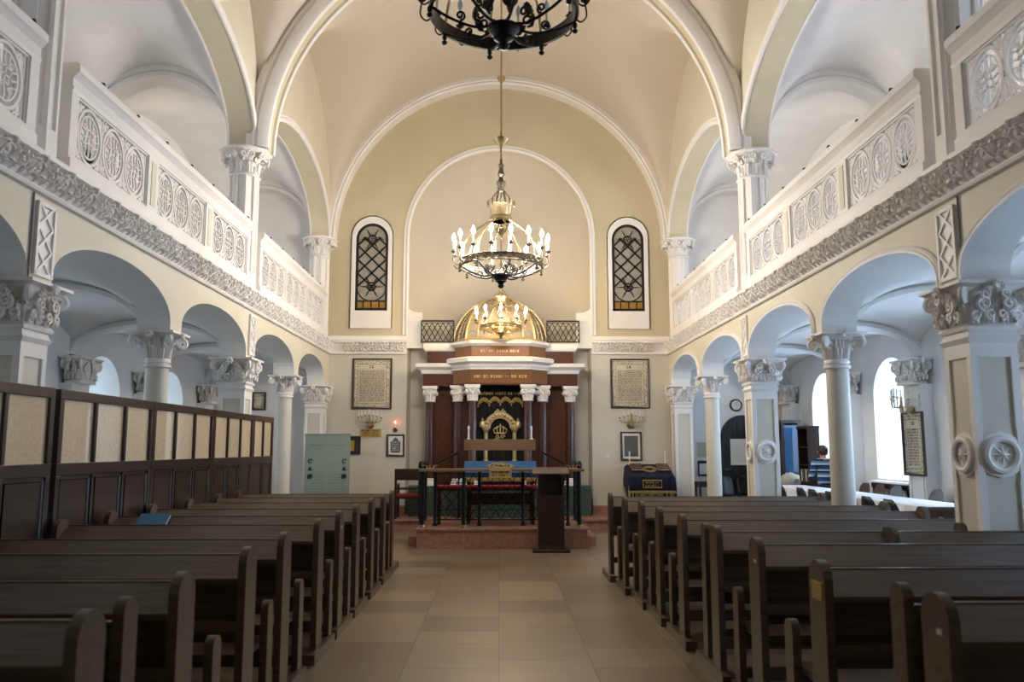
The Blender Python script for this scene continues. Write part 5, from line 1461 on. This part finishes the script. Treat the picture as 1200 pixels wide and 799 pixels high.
def chair(kind, x, y, rz, label, group=None):
    t = thing('stacking_chair', label, 'chair', (x, y, ZF), rz, group); t.scale = (.9, .84, .98)
    bm_, sm_ = SHM[kind]
    for nm, me in (('backrest', bm_), ('seat', sm_)):
        o = inst(nm, me, t); q = o.modifiers.new('thick', 'SOLIDIFY'); q.thickness = .014
        if nm == 'backrest':
            for sx in (-.13, .13): inst('rivet', RV, o, (sx, .31, .7))
    for i in range(4): inst('leg', LEGM[i], t)
F, B = pi / 2 - .0, -pi / 2     # F: back towards the nave, facing the window wall
near = [(12.75, 'chairblack', 'beside the second pier'), (11.9, 'chairblack', 'first of the round column pair'), (11.45, 'chairblack', 'second of the round column pair'), (10.85, 'chairblack', 'half hidden by the round column'), (9.75, 'chairblack', 'first past the round column'), (9.2, 'chairblack', 'closest to the short aisle pew')]
for y, k, l in near:
    chair(k, 4.54, y, pi / 2, 'black shell chair, nave side of the white table, ' + l.replace('left of a pair', 'first of a pair'))
farc = [(15.15, 'chairgrey', 'beneath the cream cloth heap'), (13.42, 'chairbrown', 'first past the round column'), (12.9, 'chairbrown', 'below the bright window'), (12.35, 'chairgrey', 'by the window console'), (11.22, 'chairgrey', 'below the framed aisle text'), (10.6, 'chairblack', 'behind the short aisle pew')]
for y, k, l in farc:
    chair(k, 5.68 if y < 15 else 5.2, y, -pi / 2, {'chairgrey': 'grey', 'chairbrown': 'brown', 'chairblack': 'black'}[k] + ' shell chair, window side of the white table, ' + l)
chair('chairblack', 4.62, 16.4, .5, 'black chair standing near the hinge side of the arched door')
chair('chairblack', 5.05, 16.75, .1, 'black chair standing in front of the arched door')

# sconce and framed text in the aisle
sconce('brass seven armed sconce on the aisle wall above a framed text', (XO - .2, 11.75, 2.25), pi / 2 * 1, 'gold', 7, .22).rotation_euler = (0, 0, -pi / 2)
p = poster('framed_text', 'framed text panel on the aisle pilaster beneath the brass sconce', 'framed text', 0, 0, .6, .9, 13, 9, x3=(XO - .2, 11.72, 1.66), rz=-pi / 2)

# ------------------------------------------------------------------ person
pr = thing('person', 'person in a blue and white striped sweater seen from behind at the window', 'person', (5.78, 14.7, ZF), 0); pr.scale = (.96, .96, .96)
def skin_mesh(name, joints, edges, m, parent, sub=2):
    me = bpy.data.meshes.new(name); me.from_pydata([j[0] for j in joints], edges, [])
    o = bpy.data.objects.new(name, me); COL.objects.link(o); o.parent = parent
    sk = o.modifiers.new('skin', 'SKIN'); ss = o.modifiers.new('sub', 'SUBSURF'); ss.levels = sub; ss.render_levels = sub
    for i, j in enumerate(joints):
        v = me.skin_vertices[0].data[i]; v.radius = j[1] if isinstance(j[1], tuple) else (j[1], j[1]); v.use_root = (i == 0)
    me.materials.append(m); sk.use_smooth_shade = True
    return o
J = [((0, 0, .78), (.14, .1)), ((0, .0, .95), (.13, .095)), ((0, .02, 1.12), (.15, .1)), ((0, .04, 1.2), (.12, .08)), ((0, .06, 1.26), .05), ((0, .08, 1.31), .055), ((0, .1, 1.38), (.075, .09)), ((0, .1, 1.46), (.06, .075))]
E_ = [(i, i + 1) for i in range(7)]
def limb(pts, at):
    global J, E_
    b = at
    for p in pts: J.append(p); E_.append((b, len(J) - 1)); b = len(J) - 1
    return b
for s in (-1, 1):
    limb([((s * .09, 0, .7), (.085, .09)), ((s * .1, -.01, .42), (.055, .06)), ((s * .1, .01, .08), .036), ((s * .11, -.0, .04), .035), ((s * .12, .12, .03), (.03, .035))], 0)
    w = limb([((s * .18, .04, 1.19), .06), ((s * .215, .07, .98), .04), ((s * .19, .27, .9), .032), ((s * .17, .36, .9), (.026, .018))], 3)
    for q, (dx, ln) in enumerate(((-.024, .06), (-.008, .072), (.008, .068), (.024, .055))):
        limb([((s * .17 + dx, .39, .9), .0085), ((s * .17 + dx * 1.2, .39 + ln * .6, .895), .008), ((s * .17 + dx * 1.2, .39 + ln, .875), .0065)], w)
    limb([((s * .17 - s * .03, .35, .895), .009), ((s * .17 - s * .05, .385, .88), .008)], w)
body = skin_mesh('body', J, E_, M['skin'], pr)
Js = [((0, 0, .74), (.165, .125)), ((0, 0, .82), (.165, .125)), ((0, .0, .95), (.16, .12)), ((0, .02, 1.12), (.18, .125)), ((0, .04, 1.2), (.145, .1)), ((0, .06, 1.29), (.075, .07))]
Es = [(0, 1), (1, 2), (2, 3), (3, 4), (4, 5)]
J, E_ = Js, Es
for s in (-1, 1): limb([((s * .18, .04, 1.18), .075), ((s * .225, .07, .98), .055), ((s * .2, .25, .9), .048), ((s * .19, .3, .9), .044)], 4)
skin_mesh('sweater', J, E_, M['sweater'], pr)
J, E_ = [((0, 0, .9), (.15, .115)), ((0, 0, .74), (.16, .125))], [(0, 1)]
for s in (-1, 1): limb([((s * .09, 0, .66), (.1, .105)), ((s * .1, -.01, .42), .075), ((s * .1, .01, .12), .06)], 1)
skin_mesh('jeans', J, E_, M['jeans'], pr)
m = MB(); rows = []
for i in range(9):
    t = -.8 + i / 8 * (pi / 2 + .8); rows.append([(.092 * cos(t) * cos(2 * pi * j / 18), .105 * cos(t) * sin(2 * pi * j / 18) + .085 + (.0 if i > 4 else -.015), 1.42 + .098 * sin(t) - (.02 if i < 2 and sin(2 * pi * j / 18) < 0 else 0)) for j in range(18)])
m.loft(rows, caps=True); m.lathe([(0, -.035), (.035, -.01), (.035, .02), (0, .045)], (0.02, -.02, 1.42), 10); m.build('hair', M['hair'], pr, 80)
for s in (-1, 1):
    m = MB(); m.lathe([(0, -.02), (.014, -.008), (.016, .008), (0, .02)], (s * .085, .1, 1.39), 8); m.build('ear', M['skin'], pr)
m = MB(); m.lathe([(0, -.02), (.012, 0), (.006, .03), (0, .035)], (0, .2, 1.385), 8); m.build('nose', M['skin'], pr)
# ------------------------------------------------------------------ camera and light
F0 = 966.7
cam = bpy.data.cameras.new('camera'); co = bpy.data.objects.new('camera', cam); COL.objects.link(co)
cam.sensor_width = 36; cam.lens = F0 / 1200 * 36; cam.clip_end = 100; cam.clip_start = .05
pitch = math.atan(125.5 / F0); yaw = math.atan(15 / math.hypot(F0, 125.5))
co.location = (0, 0, 1.6); co.rotation_euler = (pi / 2 + pitch, 0, -yaw)
cam.dof.use_dof = True; cam.dof.focus_distance = 13.0; cam.dof.aperture_fstop = 2.0
SC.camera = co

def point(name, loc, e, col, r=.25):
    l = bpy.data.lights.new(name, 'POINT'); l.energy = e; l.color = lin(col)[:3]; l.shadow_soft_size = r
    o = bpy.data.objects.new(name, l); COL.objects.link(o); o.location = loc
    return o
w = bpy.data.worlds.new('world'); SC.world = w; w.use_nodes = True
w.node_tree.nodes['Background'].inputs['Color'].default_value = (.6, .75, 1, 1); w.node_tree.nodes['Background'].inputs['Strength'].default_value = .3

vs = SC.view_settings
SC.display_settings.display_device = 'sRGB'
vs.view_transform = 'Standard'; vs.look = 'None'; vs.gamma = 1; vs.use_curve_mapping = False; vs.exposure = 1.93
SC.cycles.use_denoising = True
SC.cycles.max_bounces = 10; SC.cycles.diffuse_bounces = 6; SC.cycles.sample_clamp_indirect = 6
